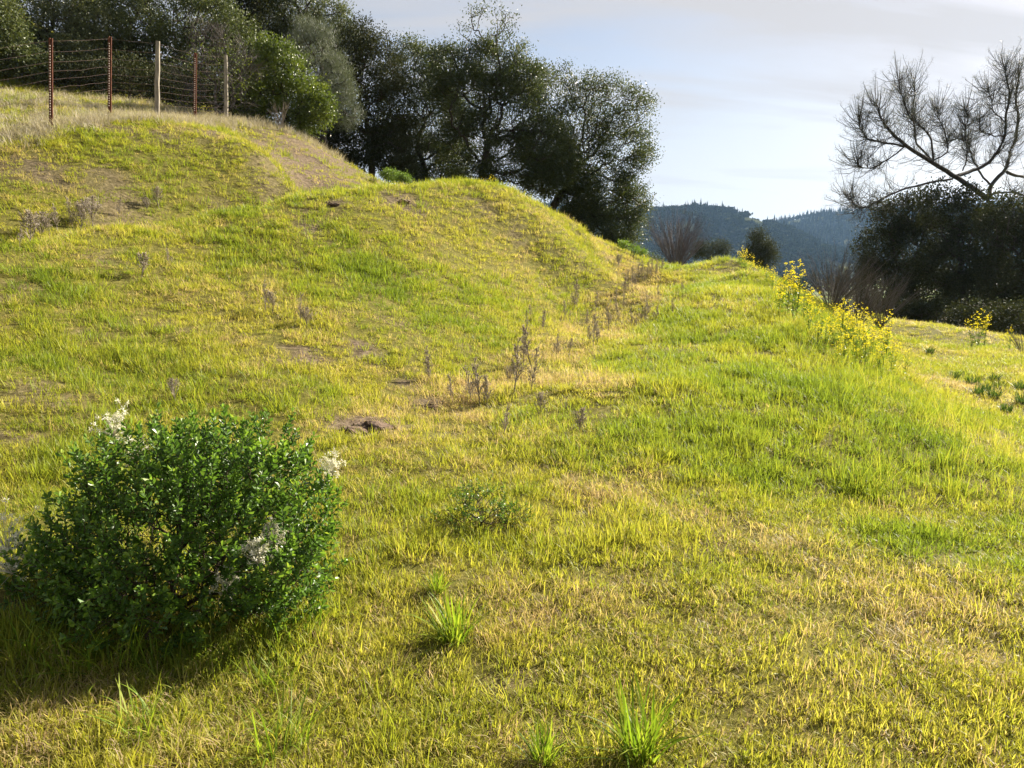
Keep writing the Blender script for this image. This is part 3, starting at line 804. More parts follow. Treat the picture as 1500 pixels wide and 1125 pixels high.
tree('oak_tree', 'yellowish green oak at the end of the wire fence', 'tree', (-30, 125), 27, [(-28, 85), (-25, 50)],
     [(0, 30, 28, 40, 1.1), (-40, 15, 50, 46), (10, 70, 24, 26, 1.2), (-30, 75, 40, 26), (-90, 40, 50, 50)], 'oak_leaf_olive', nleaf=46)
tree('oak_tree', 'shadowed oak filling the back of the hillside thicket', 'tree', (345, 150), 36, [(342, 100), (340, 40)],
     [(340, 0, 55, 44), (300, -30, 60, 40), (360, 60, 46, 46), (330, 110, 46, 34), (375, 120, 34, 40), (160, -20, 60, 40), (220, -40, 60, 30), (150, 40, 40, 46), (140, 100, 36, 30)], 'dark_leaf', nleaf=48)

# bare dark shrub inside the fence corner
def bare_shrub(name, label, base_px, Y, lobes, n_pts, stems, r_tip, rmax, mat, group=None, twig=10, twl=.35, gz_off=0.0):
    b = at(base_px[0], base_px[1], Y); b = np.array([b[0], b[1], float(height(b[0], b[1])) - .04 + gz_off])
    P, _ = lobes_pts(lobes, Y, n_pts, .9, .2)
    P = P[P[:, 2] > b[2] + .15]
    A, par = grow([b, b + [0, 0, .06], b + [0, 0, .12], b + [0, 0, .18]], P, mid=2, jit=.09)
    m_, term, r = wood(A, par, r_tip, .42, rmax, b, 4, True)
    o = thing(name, b, label, 'shrub', group)
    m_.build('branches', M[mat], o)
    T = A[term]; ids = np.repeat(np.arange(len(T)), twig); n_ = len(ids)
    dirn = norm(T - A[par[np.where(term)[0]]])[ids] + rand_dirs(n_) * .7 + np.array([0, 0, .35])
    s = T[ids] + rng.normal(0, .08, (n_, 3)); tm = MB()
    tubes(tm, s - b, s + norm(dirn) * rng.uniform(.4, 1, (n_, 1)) * twl - b, r_tip * .6, r_tip * .3, 3, rng.uniform(0, 1, n_))
    tm.build('twigs', M[mat], o)['kind'] = 'stuff'
    return o, T, b
o, T, b = bare_shrub('bare_shrub', 'dark leafless shrub with fanned grey branches at the fence corner', (318, 180), 24.2,
                     [(322, 85, 44, 38), (290, 115, 28, 34), (348, 110, 30, 38), (300, 65, 36, 28), (340, 150, 34, 20, .7), (285, 150, 24, 20, .6)], 60, 1, .009, .07, 'bare_twig', twig=12, twl=.42)
sel = T[(rng.uniform(0, 1, len(T)) < .16)]
ids = np.repeat(np.arange(len(sel)), 30); lm = MB()
leaves(lm, sel[ids] + rng.normal(0, .14, (len(ids), 3)) - b, rand_dirs(len(ids)) + [0, 0, .4], .08, .045, rng.uniform(.2, 1, len(ids)))
lm.build('foliage', M['bay_leaf'], o)['kind'] = 'stuff'

def vase_shrub(name, label, px, py, Y, ns, hgt, spread, mat, group=None, r=.012, droop=0.0):
    """many upright stems fanning from one base, forking into fine twigs"""
    b = at(px, py, Y); b[2] = float(height(b[0], b[1])) - .05
    o = thing(name, b, label, 'shrub', group)
    sm, tm = MB(), MB()
    for i in range(ns):
        az = rng.uniform(0, 2 * PI); q = spread * math.sqrt(rng.uniform(0, 1)); H = hgt * rng.uniform(.65, 1.05) * (1 - .25 * q / spread)
        t = np.linspace(0, 1, 6)
        x = np.cos(az) * q * (.25 * t + .75 * t ** 1.5) + rng.normal(0, .02, 6) * t * hgt * .4; y = np.sin(az) * q * (.25 * t + .75 * t ** 1.5) + rng.normal(0, .02, 6) * t * hgt * .4
        p = np.stack([x + np.cos(az) * .15 * spread * .3, y + np.sin(az) * .15 * spread * .3, H * t], 1)
        polytube(sm, p, r, r * .35, 4, rng.uniform(0, 1))
        for k in range(9):
            s = rng.uniform(.35, 1); c = np.array([np.interp(s, t, p[:, a]) for a in range(3)])
            d = norm(p[-1] - p[-2] + rng.normal(0, .12, 3) * hgt * .35 + [0, 0, .1]); ln = hgt * rng.uniform(.10, .26)
            tubes(tm, [c], [c + d * ln], r * .4, r * .2, 3, np.array([rng.uniform(0, 1)]))
    sm.build('stems', M[mat], o); tm.build('twigs', M[mat], o)['kind'] = 'stuff'
    return o
M['mauve_twig'] = leaf_mat('mauve_twig', [(0, (.085, .075, .08)), (.5, (.14, .12, .125)), (1, (.22, .195, .195))], 0, .85, .1)
vase_shrub('bare_willow', 'leafless mauve-grey vase-shaped willow where the swale ends', 990, 392, 36, 150, 3.2, 1.5, 'mauve_twig', r=.010)
for px, py, Y, h_, lab in [(1215, 470, 19.5, 1.75, 'tall brown bare brush behind the yellow mustard'), (1255, 468, 22, 2.0, 'tangled grey bare brush against the dark trees'), (1290, 470, 25, 2.0, 'thin leaning bare brush at the corner of the lower bench'), (1235, 450, 26, 2.0, 'low brown bare brush on the bank below the berm')]:
    vase_shrub('bare_brush', lab, px, py, Y, 85, h_, 1.15, 'bare_twig', 'bare brush below the berm', r=.0065)
vase_shrub('bare_brush', 'small pale bare brush beside the foot of the rounded green tree', 412, 198, 24.6, 14, .95, .32, 'dry_stem', r=.010)
vase_shrub('bare_brush', 'pale mauve bare brush at the bench edge below the dark trees', 1500, 500, 19.2, 34, .75, .6, 'mauve_twig', r=.006)

# dark thicket on the right, below the bench
RG = 'dark trees beyond the lower bench'
tree('thicket_tree', 'dark rounded evergreen at the valley side of the right thicket', 'tree', (1335, 480), 47, [(1335, 440), (1332, 390)],
     [(1325, 315, 44, 26, 1.1), (1290, 365, 30, 40, 1.2), (1345, 360, 46, 46, 1.2), (1300, 425, 40, 46, 1.2), (1355, 430, 50, 46, 1.2), (1272, 398, 16, 20, .8), (1350, 292, 22, 18, .6), (1300, 305, 16, 16, .6)], 'dark_leaf', 30, 24, group=RG, sig=.30, L=.15, W=.085)
tree('thicket_tree', 'dark evergreen with open trunk under the bare-limbed pine', 'tree', (1418, 490), 44, [(1415, 440), (1408, 380)],
     [(1400, 320, 46, 34, 1.2), (1440, 350, 46, 46, 1.2), (1390, 390, 46, 40, 1.2), (1450, 410, 46, 34, 1.0), (1395, 445, 30, 24, .8), (1375, 292, 24, 22, .6), (1425, 290, 22, 22, .5)], 'dark_leaf', 30, 24, group=RG, sig=.30, L=.15, W=.085)
tree('thicket_tree', 'dark brownish evergreen closing the uphill side of the right thicket', 'tree', (1500, 510), 41, [(1500, 450), (1495, 390)],
     [(1480, 330, 46, 40, 1.2), (1530, 340, 50, 50, 1.2), (1490, 400, 50, 44, 1.2), (1550, 420, 60, 50), (1480, 450, 44, 30, 1.0), (1520, 470, 50, 30, 1.0), (1440, 470, 30, 20, .8)], 'dark_leaf', 30, 24, group=RG, sig=.30, L=.15, W=.085)

for px, py, Y, rx, ry, lab in [(1318, 462, 37, 34, 24, 'dark low bush at the valley corner of the thicket'), (1372, 464, 36, 38, 26, 'dark low bush under the open trunk'), (1438, 472, 33, 44, 28, 'dark low bush behind the leafy mustard'), (1500, 480, 30, 46, 36, 'dark low bush behind the pale bare brush')]:
    tree('thicket_bush', lab, 'bush', (px, py + 22), Y, [(px, py + 10)], [(px, py, rx, ry, 1.1), (px + rx * .6, py + 4, rx * .6, ry * .8, 1.1), (px - rx * .6, py - 2, rx * .6, ry * .8, 1.1)], 'dark_leaf', 26, 30, sig=.25, L=.11, W=.06, rmax=.06)
for px, py, Y, rx, ry, lf, lab in [(25, 100, 27.5, 50, 24, 'oak_leaf_olive', 'low olive thicket bush behind the rusty wire'), (115, 110, 28, 46, 24, 'dark_leaf', 'low dark thicket bush between the rusty posts'), (190, 118, 27.5, 44, 30, 'dark_leaf', 'low shadowed thicket bush on the rusty-post side of the grey wooden post'), (262, 132, 27, 40, 34, 'dark_leaf', 'low dark thicket bush on the bare-shrub side of the grey wooden post'), (350, 150, 26.5, 36, 34, 'dark_leaf', 'dark thicket bush beside the bare fanned shrub')]:
    tree('thicket_bush', lab, 'bush', (px, py + 20), Y, [(px, py + 10)], [(px, py, rx, ry, 1.1), (px + rx * .6, py + 4, rx * .6, ry * .8, 1.1), (px - rx * .6, py - 2, rx * .6, ry * .8, 1.1)], lf, 30, 30, sig=.22, L=.10, W=.055, rmax=.06)

# bare-limbed grey pine above the thicket: limbs as in the photograph, each with its own depth
PY = 46.0
LIMBS = [  # (points (px, py, depth offset)), start radius px
    ([(1475, 480, 0), (1468, 380, 0), (1458, 310, 0), (1440, 285, 0)], 13),
    ([(1445, 290, 0), (1405, 262, -1.0), (1365, 238, -2.0), (1330, 215, -2.6), (1305, 195, -3), (1290, 172, -3), (1283, 152, -3.2)], 9),
    ([(1330, 215, -2.6), (1300, 210, -3), (1268, 204, -3.4), (1260, 188, -3.6), (1258, 172, -3.6)], 4),
    ([(1372, 242, -1.8), (1342, 210, -1), (1340, 185, -.6), (1328, 160, -.4), (1320, 138, -.2), (1316, 118, 0)], 4),
    ([(1366, 240, -2), (1366, 205, -1), (1350, 185, -.5), (1335, 172, 0), (1340, 140, .4), (1340, 116, .4)], 4),
    ([(1400, 258, -1), (1425, 250, .5), (1445, 242, 1), (1462, 222, 1.5), (1474, 196, 1.6), (1473, 165, 1.4), (1480, 140, 1.2), (1473, 112, 1.2), (1473, 95, 1.2)], 7),
    ([(1448, 290, 0), (1452, 268, 1), (1475, 248, 2), (1480, 222, 2.5), (1490, 195, 2.6), (1492, 170, 2.4), (1487, 145, 2.2), (1492, 118, 2), (1492, 98, 2)], 8),
    ([(1450, 270, 1), (1432, 250, 1.5), (1422, 226, 2), (1420, 208, 2), (1408, 203, 2.2), (1392, 205, 2.4)], 4),
    ([(1395, 262, -1), (1350, 270, -2), (1310, 282, -3), (1280, 298, -3.4), (1262, 306, -3.6), (1250, 300, -3.8), (1245, 285, -4)], 4),
    ([(1475, 252, 2), (1500, 262, 3), (1530, 250, 4), (1560, 220, 4.5), (1570, 180, 4.5)], 6),
    ([(1445, 285, 0), (1480, 280, -1), (1510, 290, -2), (1545, 285, -3)], 4),
    ([(1410, 250, -.6), (1418, 230, -1), (1412, 190, -1.5), (1418, 175, -1.5), (1415, 160, -1.5)], 2.5),
    ([(1325, 215, -2.4), (1300, 235, -3), (1275, 248, -3.4), (1258, 245, -3.6), (1255, 232, -3.6)], 2.5),
    ([(1474, 180, 1.6), (1455, 165, 1.4), (1452, 145, 1.2), (1447, 130, 1.2)], 2.5),
    ([(1473, 200, 1.6), (1450, 198, 1), (1436, 192, .8), (1434, 175, .8)], 2.5),
    ([(1365, 235, -2), (1390, 225, -1.6), (1385, 195, -1.2), (1375, 175, -1), (1372, 160, -1)], 2.5),
]
pb = at(1475, 490, PY); pb[2] = float(height(pb[0], pb[1])) - .1
o = thing('pine_tree', pb, 'sparse grey pine with bare curving limbs rising above the dark thicket', 'tree')
lm, tips, tipd = MB(), [], []
limb_pts = []
for q, rpx in LIMBS:
    c = np.array([at(a, b_, PY + d_) for a, b_, d_ in q])
    if q[0][1] == 480: c = np.vstack([pb, c])
    k = len(c); tt = np.linspace(0, k - 1, (k - 1) * 4 + 1)
    f = np.stack([np.interp(tt, np.arange(k), c[:, a]) for a in range(3)], 1)
    for _ in range(2): f[1:-1] = (f[:-2] + 2 * f[1:-1] + f[2:]) / 4
    f[1:-1] += rng.normal(0, .02, f[1:-1].shape)
    r0 = rpx * PY / F_PX * .40
    polytube(lm, f - pb, r0, max(.02, r0 * .25), 6)
    limb_pts.append((f, r0))
    tips.append(f[-1]); tipd.append(norm(f[-1] - f[-3]))
    if q[0][1] == 480: continue
    n_tw = int(len(f) * 6.0)
    for _ in range(n_tw):
        i = rng.integers(len(f) // 4, len(f)); s = f[i]
        d = norm(norm(f[min(i + 1, len(f) - 1)] - f[i - 1]) * .5 + rand_dirs(1)[0] * .9 + np.array([0, 0, .45]))
        ln = rng.uniform(.4, 1.6); e = s + d * ln; mid = (s + e) / 2 + np.array([0, 0, -.12 * ln])
        polytube(lm, np.array([s, mid, e, e + [0, 0, .12]]) - pb, .014, .006, 4)
        tips.append(e + [0, 0, .12]); tipd.append(norm(d + [0, 0, .6])); f2 = mid + norm(d + rand_dirs(1)[0] * .9) * ln * .5
        polytube(lm, np.array([mid, (mid + f2) / 2 + [0, 0, -.03], f2]) - pb, .008, .004, 3); tips.append(f2); tipd.append(norm(f2 - mid + [0, 0, .1]))
lm.build('trunk', M['pine_bark'], o, smooth=True)
tips = np.array(tips); tipd = np.array(tipd)
ids = np.repeat(np.arange(len(tips)), 15); n = len(ids); nm = MB()
C = tips[ids] + tipd[ids] * rng.uniform(-.28, .06, (n, 1)) + rng.normal(0, .015, (n, 3))
D = norm(tipd[ids] * .35 + rand_dirs(n) * .85 + np.array([-.30, 0, -.25]))
leaves(nm, C - pb, D, rng.uniform(.18, .34, n), .0065, rng.uniform(0, 1, n), fold=0.0)
nm.build('needles', M['pine_needle'], o)

# middle-distance trees past the berm
tree('far_oak', 'small dark spreading oak beyond the bare willow', 'tree', (1042, 392), 85, [(1042, 378)], [(1036, 366, 18, 12, 1), (1056, 364, 12, 11, 1), (1024, 372, 10, 8, 1)], 'dark_leaf', 14, 60, sig=.4, L=.14, W=.09, rmax=.25)
tree('far_conifer', 'small dark pointed evergreen beyond the end of the berm', 'tree', (1114, 405), 70, [(1113, 370), (1112, 348)],
     [(1111, 345, 8, 10, 1.2), (1115, 362, 15, 14, 1.3), (1108, 375, 14, 16, 1.2), (1124, 380, 12, 14, 1.2)], 'dark_leaf', 16, 70, sig=.35, L=.13, W=.07, rmax=.2, upness=.6)
for px, py, Y, rx, ry, lab in [(928, 375, 40, 26, 14, 'low grey-green scrub at the foot of the leaning oak'), (950, 384, 44, 18, 12, 'small olive scrub beside the bare willow')]:
    tree('scrub_bush', lab, 'bush', (px, py + 12), Y, [(px, py + 6)], [(px, py, rx, ry, 1.2), (px + rx * .6, py + 4, rx * .6, ry * .7, 1.2), (px - rx * .6, py - 4, rx * .5, ry * .8, 1.2)], 'oak_leaf_olive', 34, 40, sig=.2, L=.07, W=.035, rmax=.05)
for px, py, Y, s, lab, lf in [(925, 392, 24.5, 16, 'rounded bright green bush at the tail of the mound', 'weed_leaf'), (570, 262, 24.8, 10, 'small leafy green bush where the two slopes meet', 'weed_leaf'), (590, 266, 24.4, 8, 'tiny upright green bush under the dark oak', 'weed_leaf')]:
    tree('green_bush', lab, 'bush', (px, py), Y, [(px, py - s * .5)], [(px, py - s * .7, s, s * .7, 1.2), (px + s * .6, py - s * .5, s * .6, s * .5, 1), (px - s * .5, py - s * .6, s * .6, s * .5, 1)], lf, 130, 34, sig=.07, L=.055, W=.026, rmax=.02, r_tip=.004)

# ------------------------------------------------------------------ fence
fo = thing('wire_fence', [*FENCE[3][:2], float(height(*FENCE[3][:2]))], 'tall rusty wire fence on steel and wooden posts along the hill crest', 'fence')
fb = np.array(fo.location)
tops = []
KIND = ['rust', 'rust', 'rust', 'wood', 'rust', 'wood']
for i, (p, kd) in enumerate(zip(FENCE, KIND)):
    z = float(height(p[0], p[1])); b0 = np.array([p[0], p[1], z - .12])
    Hh = [1.88, 1.88, 1.9, 1.93, 1.86, 1.86][i]
    lean = np.array([[.15, 0], [.19, 0], [.18, 0], [.19, .0], [.15, 0], [.11, 0]][i])
    tp = np.array([p[0] + lean[0], p[1] + lean[1], z + Hh]); tops.append((np.array([p[0], p[1], z]), tp))
    m_ = MB()
    if kd == 'rust':
        # T-section post
        for w_, d_ in ((.042, .007), (.007, .036)):
            c = [(-w_, -d_), (w_, -d_), (w_, d_), (-w_, d_)]
            V = [[b0[0] + a, b0[1] + e, b0[2]] for a, e in c] + [[tp[0] + a, tp[1] + e, tp[2]] for a, e in c]
            m_.add(np.array(V) - fb, [[0, 1, 5, 4], [1, 2, 6, 5], [2, 3, 7, 6], [3, 0, 4, 7], [4, 5, 6, 7]])
        po = m_.build('steel_post', M['rust'], fo)
        st = MB()
        for k in range(26):
            t = .22 + k * .028; c = b0 + (tp - b0) * t + np.array([0, -.040, 0]); s = .013
            V = [c + np.array([a, e, f]) for a in (-s, s) for e in (-.006, .006) for f in (-s * .8, s * .8)]
            st.add(np.array(V) - fb, [[0, 1, 3, 2], [4, 6, 7, 5], [0, 4, 5, 1], [2, 3, 7, 6], [0, 2, 6, 4], [1, 5, 7, 3]])
        so = st.build('studs', M['stud'], po); so['kind'] = 'stuff'
    else:
        t = np.linspace(0, 1, 7)[:, None]; pts_ = b0 + (tp - b0) * t + rng.normal(0, .006, (7, 3)) * [1, 1, 0]
        polytube(m_, pts_ - fb, .068, .052, 9)
        k = 9; m_.add(np.vstack([pts_[-1] - fb + np.stack([np.cos(np.arange(k) * 2 * PI / k) * .052, np.sin(np.arange(k) * 2 * PI / k) * .052, np.full(k, .004)], 1)]), [list(range(k))])
        po = m_.build('wooden_post', M['grey_wood'], fo, smooth=False)
for hgt in [.12, .27, .42, .58, .75, .92, 1.10, 1.28, 1.48, 1.70, 1.94]:
    m_ = MB()
    pl = []
    for i in range(len(tops) - 1):
        a = tops[i][0] + (tops[i][1] - tops[i][0]) * hgt / 2.0; c = tops[i + 1][0] + (tops[i + 1][1] - tops[i + 1][0]) * hgt / 2.0
        for s in np.linspace(0, 1, 7)[: (7 if i == len(tops) - 2 else 6)]:
            pl.append(a + (c - a) * s + np.array([0, -.03, -.010 * math.sin(PI * s) + rng.normal(0, .006)]))
    polytube(m_, np.array(pl) - fb, .0019, .0019, 4)
    m_.build('wire', M['wire'], fo)
vm = MB(); P0, P1 = [], []
for i in range(len(tops) - 1):
    nv = int(np.linalg.norm(tops[i + 1][0] - tops[i][0]) / .3)
    for k in range(1, nv):
        s = k / nv
        P0.append(tops[i][0] * (1 - s) + tops[i + 1][0] * s + [0, -.03, .1]); P1.append(tops[i][0] * (1 - s) + tops[i + 1][0] * s + [0, -.03, 1.25])
tubes(vm, np.array(P0) - fb, np.array(P1) - fb, .0011, .0011, 3)
vm.build('vertical_wires', M['wire'], fo)['kind'] = 'stuff'

# ------------------------------------------------------------------ leafy brush in the foreground
def brush(name, label, px, py, lob, npts, shoot, nlv, L, W, fluff=()):
    """lob: ellipsoids in metres relative to the base"""
    b = hit(px, py); b[2] -= .02
    P = []
    for (cx, cy_, cz, rx, ry, rz, k) in lob:
        d = rand_dirs(int(npts * k)); rr = (.25 + .75 * rng.uniform(0, 1, (len(d), 1))) ** .5
        P.append(np.array([cx, cy_, cz]) + d * rr * np.array([rx, ry, rz]))
    P = np.concatenate(P) + b
    P = P[P[:, 2] > height(P[:, 0], P[:, 1]) + .03]
    A, par = grow([b, b + [0, 0, .03], b + [0, 0, .06]], P, mid=2, jit=.12)
    m_, term, r = wood(A, par, .0012, .38, .010, b, 5)
    o = thing(name, b, label, 'bush')
    T = A[term]; cen = b + np.array([0, 0, .25])
    sd = norm(norm(T - cen) * .7 + np.array([0, 0, .75]) + rng.normal(0, .28, T.shape))
    sl = shoot * rng.uniform(.5, 1.2, len(T)) * np.where(rng.uniform(0, 1, len(T)) < .12, 1.8, 1.0)
    tubes(m_, T - b, T + sd * sl[:, None] - b, .0016, .0008, 4)
    m_.build('branches', M['brush_wood'], o)
    ids = np.repeat(np.arange(len(T)), nlv); n_ = len(ids)
    s = np.tile(np.linspace(-.35, 1.0, nlv), len(T)) + rng.normal(0, .04, n_)
    az = np.tile(np.arange(nlv) * 2.4, len(T)) + rng.uniform(0, 6.28, len(T))[ids]
    u_, w_ = perp(sd[ids])
    side = np.cos(az)[:, None] * u_ + np.sin(az)[:, None] * w_
    C = T[ids] + sd[ids] * (s * sl[ids])[:, None]
    D = sd[ids] * (.45 + .6 * np.clip(s, 0, 1))[:, None] + side * .9 + rng.normal(0, .15, (n_, 3))
    tn = np.clip(.18 + .45 * np.clip(s, 0, 1) ** 2 + .25 * rng.uniform(0, 1, len(T))[ids] + rng.normal(0, .12, n_), 0, 1)
    lm_ = MB(); leaves(lm_, C - b, D, L * rng.uniform(.65, 1.2, n_), W * rng.uniform(.7, 1.2, n_), tn, .22, rich=True)
    lm_.build('foliage', M['brush_leaf'], o)
    for (fx, fy, fz, fr) in fluff:
        c = np.array([fx, fy, fz]); k = 36
        hd = c + rng.normal(0, fr * 1.35, (k, 3)) * [1, .7, .9]
        i2 = np.repeat(np.arange(k), 20); fm = MB()
        leaves(fm, hd[i2] + rng.normal(0, .004, (len(i2), 3)), rand_dirs(len(i2)) + [0, 0, .3], rng.uniform(.009, .019, len(i2)), .0034, rng.uniform(0, 1, len(i2)), 0)
        tubes(fm, np.repeat((c - [0, 0, fr * 2.2])[None], k, 0), hd, .0012, .0008, 3, np.full(k, .1))
        fm.build('seed_heads', M['fluff'], o)['kind'] = 'stuff'
    return o
brush('coyote_brush', 'dense dark green bush with white seed fluff in the foreground grass', 262, 903,
      [(.02, .10, .41, .52, .44, .35, 1.0), (-.20, .05, .32, .42, .36, .30, .7), (.32, .08, .38, .36, .34, .36, .8), (.18, .2, .60, .38, .34, .22, .6), (-.14, .2, .57, .36, .32, .22, .5), (.44, -.02, .22, .24, .26, .22, .4), (-.46, 0, .22, .22, .25, .22, .3), (-.05, -.22, .18, .4, .2, .18, .4)],
      520, .10, 19, .031, .0165,
      fluff=[(-.36, .26, .83, .030), (-.66, -.10, .46, .05), (.66, .18, .66, .026), (.44, -.20, .40, .026), (.28, -.16, .24, .024), (-.62, -.14, .36, .04), (-.28, .28, .70, .03), (.46, -.06, .42, .022)])
brush('coyote_brush', 'small spindly green bush alone in the short grass', 705, 775,
      [(0, .02, .16, .17, .15, .13, 1.0), (.1, .0, .10, .12, .1, .09, .5), (-.04, .02, .20, .09, .09, .07, .5), (-.15, .0, .08, .14, .1, .07, .6), (.16, .03, .08, .12, .1, .06, .5)], 75, .07, 13, .017, .008)

# ------------------------------------------------------------------ grass tufts
def tuft_mesh(nb, rad, lmin, lmax, wid, lean, curl):
    return blade_clump(nb, rad, lmin, lmax, wid, lean, 5, curl, 0, 1).mesh('grass_tuft', M['tuft_blade'])
big = [tuft_mesh(95, .045, .12, .24, .0055, .42, .55) for _ in range(3)]
wide = [tuft_mesh(60, .10, .14, .32, .006, .5, .8) for _ in range(3)]
M['bunch_blade'] = leaf_mat('bunch_blade', [(0, (.025, .06, .012)), (1, (.09, .15, .03))], .3, .5, .3)
sml = [blade_clump(110, .06, .09, .19, .007, .38, 5, .4, 0, 1).mesh('grass_tuft', M['bunch_blade']) for _ in range(4)]
def tuft(px, py, me, sc, label, group=None):
    p = hit(px, py); o = bpy.data.objects.new('grass_tuft', me); COL.objects.link(o)
    o.location = p; o.scale = (sc, sc, sc); o.rotation_euler = (0, 0, rng.uniform(0, 6.28))
    return tag(o, label, 'grass tuft', group)
tuft(665, 940, big[0], 1.15, 'bright green grass tuft in front of the small spindly bush')
tuft(938, 1112, big[1], 1.25, 'large bright green grass tuft with long upright blades in the foreground')
tuft(795, 1122, big[2], .7, 'small pale green grass tuft at the lower edge of the lawn')
tuft(640, 868, big[2], .6, 'low green grass tuft between the two bushes')
for px, py, k, s in [(110, 985, 0, .9), (165, 985, 1, .95), (235, 975, 2, .85), (395, 945, 0, .9), (445, 925, 1, .85), (300, 975, 1, .7), (40, 960, 2, .8)]:
    tuft(px, py, wide[k], s, 'long-bladed grass tuft at the foot of the large bush', 'grass tufts around the large bush')
for px, py, k, s in [(205, 1075, 0, .7), (415, 1100, 1, .8), (400, 1010, 2, .6)]:
    tuft(px, py, wide[k], s, 'loose bright grass tuft in the turf before the large bush', 'loose tufts before the large bush')
for i, (px, py, s) in enumerate([(1424, 565, 1.5), (1398, 555, 1.0), (1362, 518, 1.3), (1433, 579, 1.2), (1444, 573, 1.1), (1456, 584, 1.3), (1457, 559, 1.1), (1462, 571, 1.2), (1474, 605, 1.1), (1496, 573, 1.4), (1497, 592, 1.4)]):
    tuft(px, py, sml[i % 4], s, 'dark green bunchgrass tuft on the flat lower bench', 'bunchgrass tufts on the lower bench')

# ------------------------------------------------------------------ dry weed stalks
def stalk_proto(h_, nbr, spread, seed):
    m_ = MB(); hm = MB()
    t = np.linspace(0, 1, 6); main = np.stack([.02 * np.sin(t * 3 + seed), .02 * np.cos(t * 2.3 + seed), t * h_], 1)
    polytube(m_, main, .006, .0025, 4, .25)
    P0, P1 = [], []
    for k in range(nbr):
        s = rng.uniform(.12, .97); c = np.array([np.interp(s, t, main[:, a]) for a in range(3)])
        az = rng.uniform(0, 2 * PI); ln = spread * (1.15 - s) * rng.uniform(.5, 1.1) + .02
        d = np.array([math.cos(az) * .45, math.sin(az) * .45, .9]); e = c + d * ln
        P0.append(c); P1.append(e)
        for q in range(3):
            f = c + (e - c) * rng.uniform(.35, 1); d2 = norm(d + rng.normal(0, .6, 3)); g_ = f + d2 * ln * .35
            P0.append(f); P1.append(g_)
    P0, P1 = np.array(P0), np.array(P1)
    tubes(m_, P0, P1, .0030, .0018, 3, rng.uniform(0, .6, len(P0)))
    k = len(P1) * 5; ids = rng.integers(0, len(P1), k)
    leaves(hm, P0[ids] + (P1[ids] - P0[ids]) * rng.uniform(.2, 1, (k, 1)), rand_dirs(k) + [0, 0, .5], rng.uniform(.010, .020, k), .009, rng.uniform(.3, 1, k), .1)
    return m_.mesh('stems', M['dry_stem']), hm.mesh('seed_heads', M['dry_stem'])
STK = [stalk_proto(.5, 26, .16, i) for i in range(4)] + [stalk_proto(.35, 36, .26, 9), stalk_proto(.35, 40, .28, 13)]
def stalk(px, py, hpx, kind, label, group=None):
    p = hit(px, py); s = hpx * p[1] / F_PX / (.5 if kind < 4 else .35)
    o = thing('dry_weed', p - [0, 0, .01], label, 'dry weed', group, rng.uniform(0, 6.28)); o.scale = (s, s, s)
    o.rotation_euler = (rng.normal(0, .06), rng.normal(0, .06), rng.uniform(0, 6.28))
    for nm, me in zip(('stems', 'seed_heads'), STK[kind]):
        c = bpy.data.objects.new(nm, me); COL.objects.link(c); c.parent = o
        if nm == 'seed_heads': c['kind'] = 'stuff'
    return o
stalk(749, 578, 86, 0, 'tallest dry brown weed stalk in the middle of the swale')
stalk(780, 575, 66, 1, 'slim dry brown weed stalk beside the tallest one in the swale')
for i, (px, py, h_) in enumerate([(700, 598, 62), (690, 590, 45), (712, 596, 40), (775, 540, 55), (626, 556, 42), (772, 500, 30), (868, 508, 40), (876, 505, 30), (890, 490, 38), (843, 455, 36), (826, 470, 24), (872, 462, 28), (798, 486, 30), (815, 520, 26), (905, 476, 26), (927, 480, 26), (945, 470, 24), (950, 462, 24), (962, 470, 20), (985, 460, 20), (915, 438, 30), (920, 428, 26), (925, 425, 28), (935, 418, 26), (942, 413, 24), (948, 408, 22), (955, 405, 20), (962, 401, 18), (968, 398, 16), (902, 448, 22), (740, 640, 40), (660, 590, 36), (835, 520, 24), (858, 480, 22), (775, 470, 20), (965, 440, 18), (1000, 430, 16), (912, 455, 20)]):
    if py > 520:
        lab = ('dry upright weed stalk in the cluster around the tallest swale stalk', 'dry weed stalks near the tallest one')
    elif py > 440:
        lab = ('dry upright weed stalk along the middle of the swale', 'dry weed stalks along the middle of the swale')
    else:
        lab = ('dry upright weed stalk in the thick line below the rounded green bush', 'dry weed stalks below the green bush')
    stalk(px, py, h_ * 1.2, i % 4, *lab)
    if i % 3 != 2: stalk(px + rng.uniform(-9, 9), py + rng.uniform(-4, 4), h_ * rng.uniform(.6, .95), (i + 1) % 4, *lab)
for px, py, h_, k in [(790, 612, 36, 4), (850, 634, 36, 5), (745, 560, 24, 5)]:
    stalk(px, py, h_, k, 'low tangled dry weed in the green swale floor', 'low dry weeds on the swale floor')
for i, (px, py, h_) in enumerate([(45, 358, 44), (62, 352, 36), (85, 340, 40), (105, 335, 42), (118, 338, 36), (138, 330, 38), (30, 362, 30), (175, 320, 28), (232, 308, 28), (215, 312, 18), (125, 330, 34), (72, 345, 30)]):
    stalk(px, py, h_, [4, 5, 0, 1][i % 4], 'dry brown weed in the ditch below the fenced slope', 'dry weeds in the upper ditch')
for px, py, h_, k in [(388, 455, 44, 0), (398, 460, 30, 4), (440, 475, 44, 1), (450, 478, 26, 5), (250, 392, 28, 2), (210, 410, 36, 4), (255, 590, 34, 4), (905, 395, 20, 4)]:
    stalk(px, py, h_, k, 'dry brown weed on the open face of the mound', 'dry weeds on the mound face')

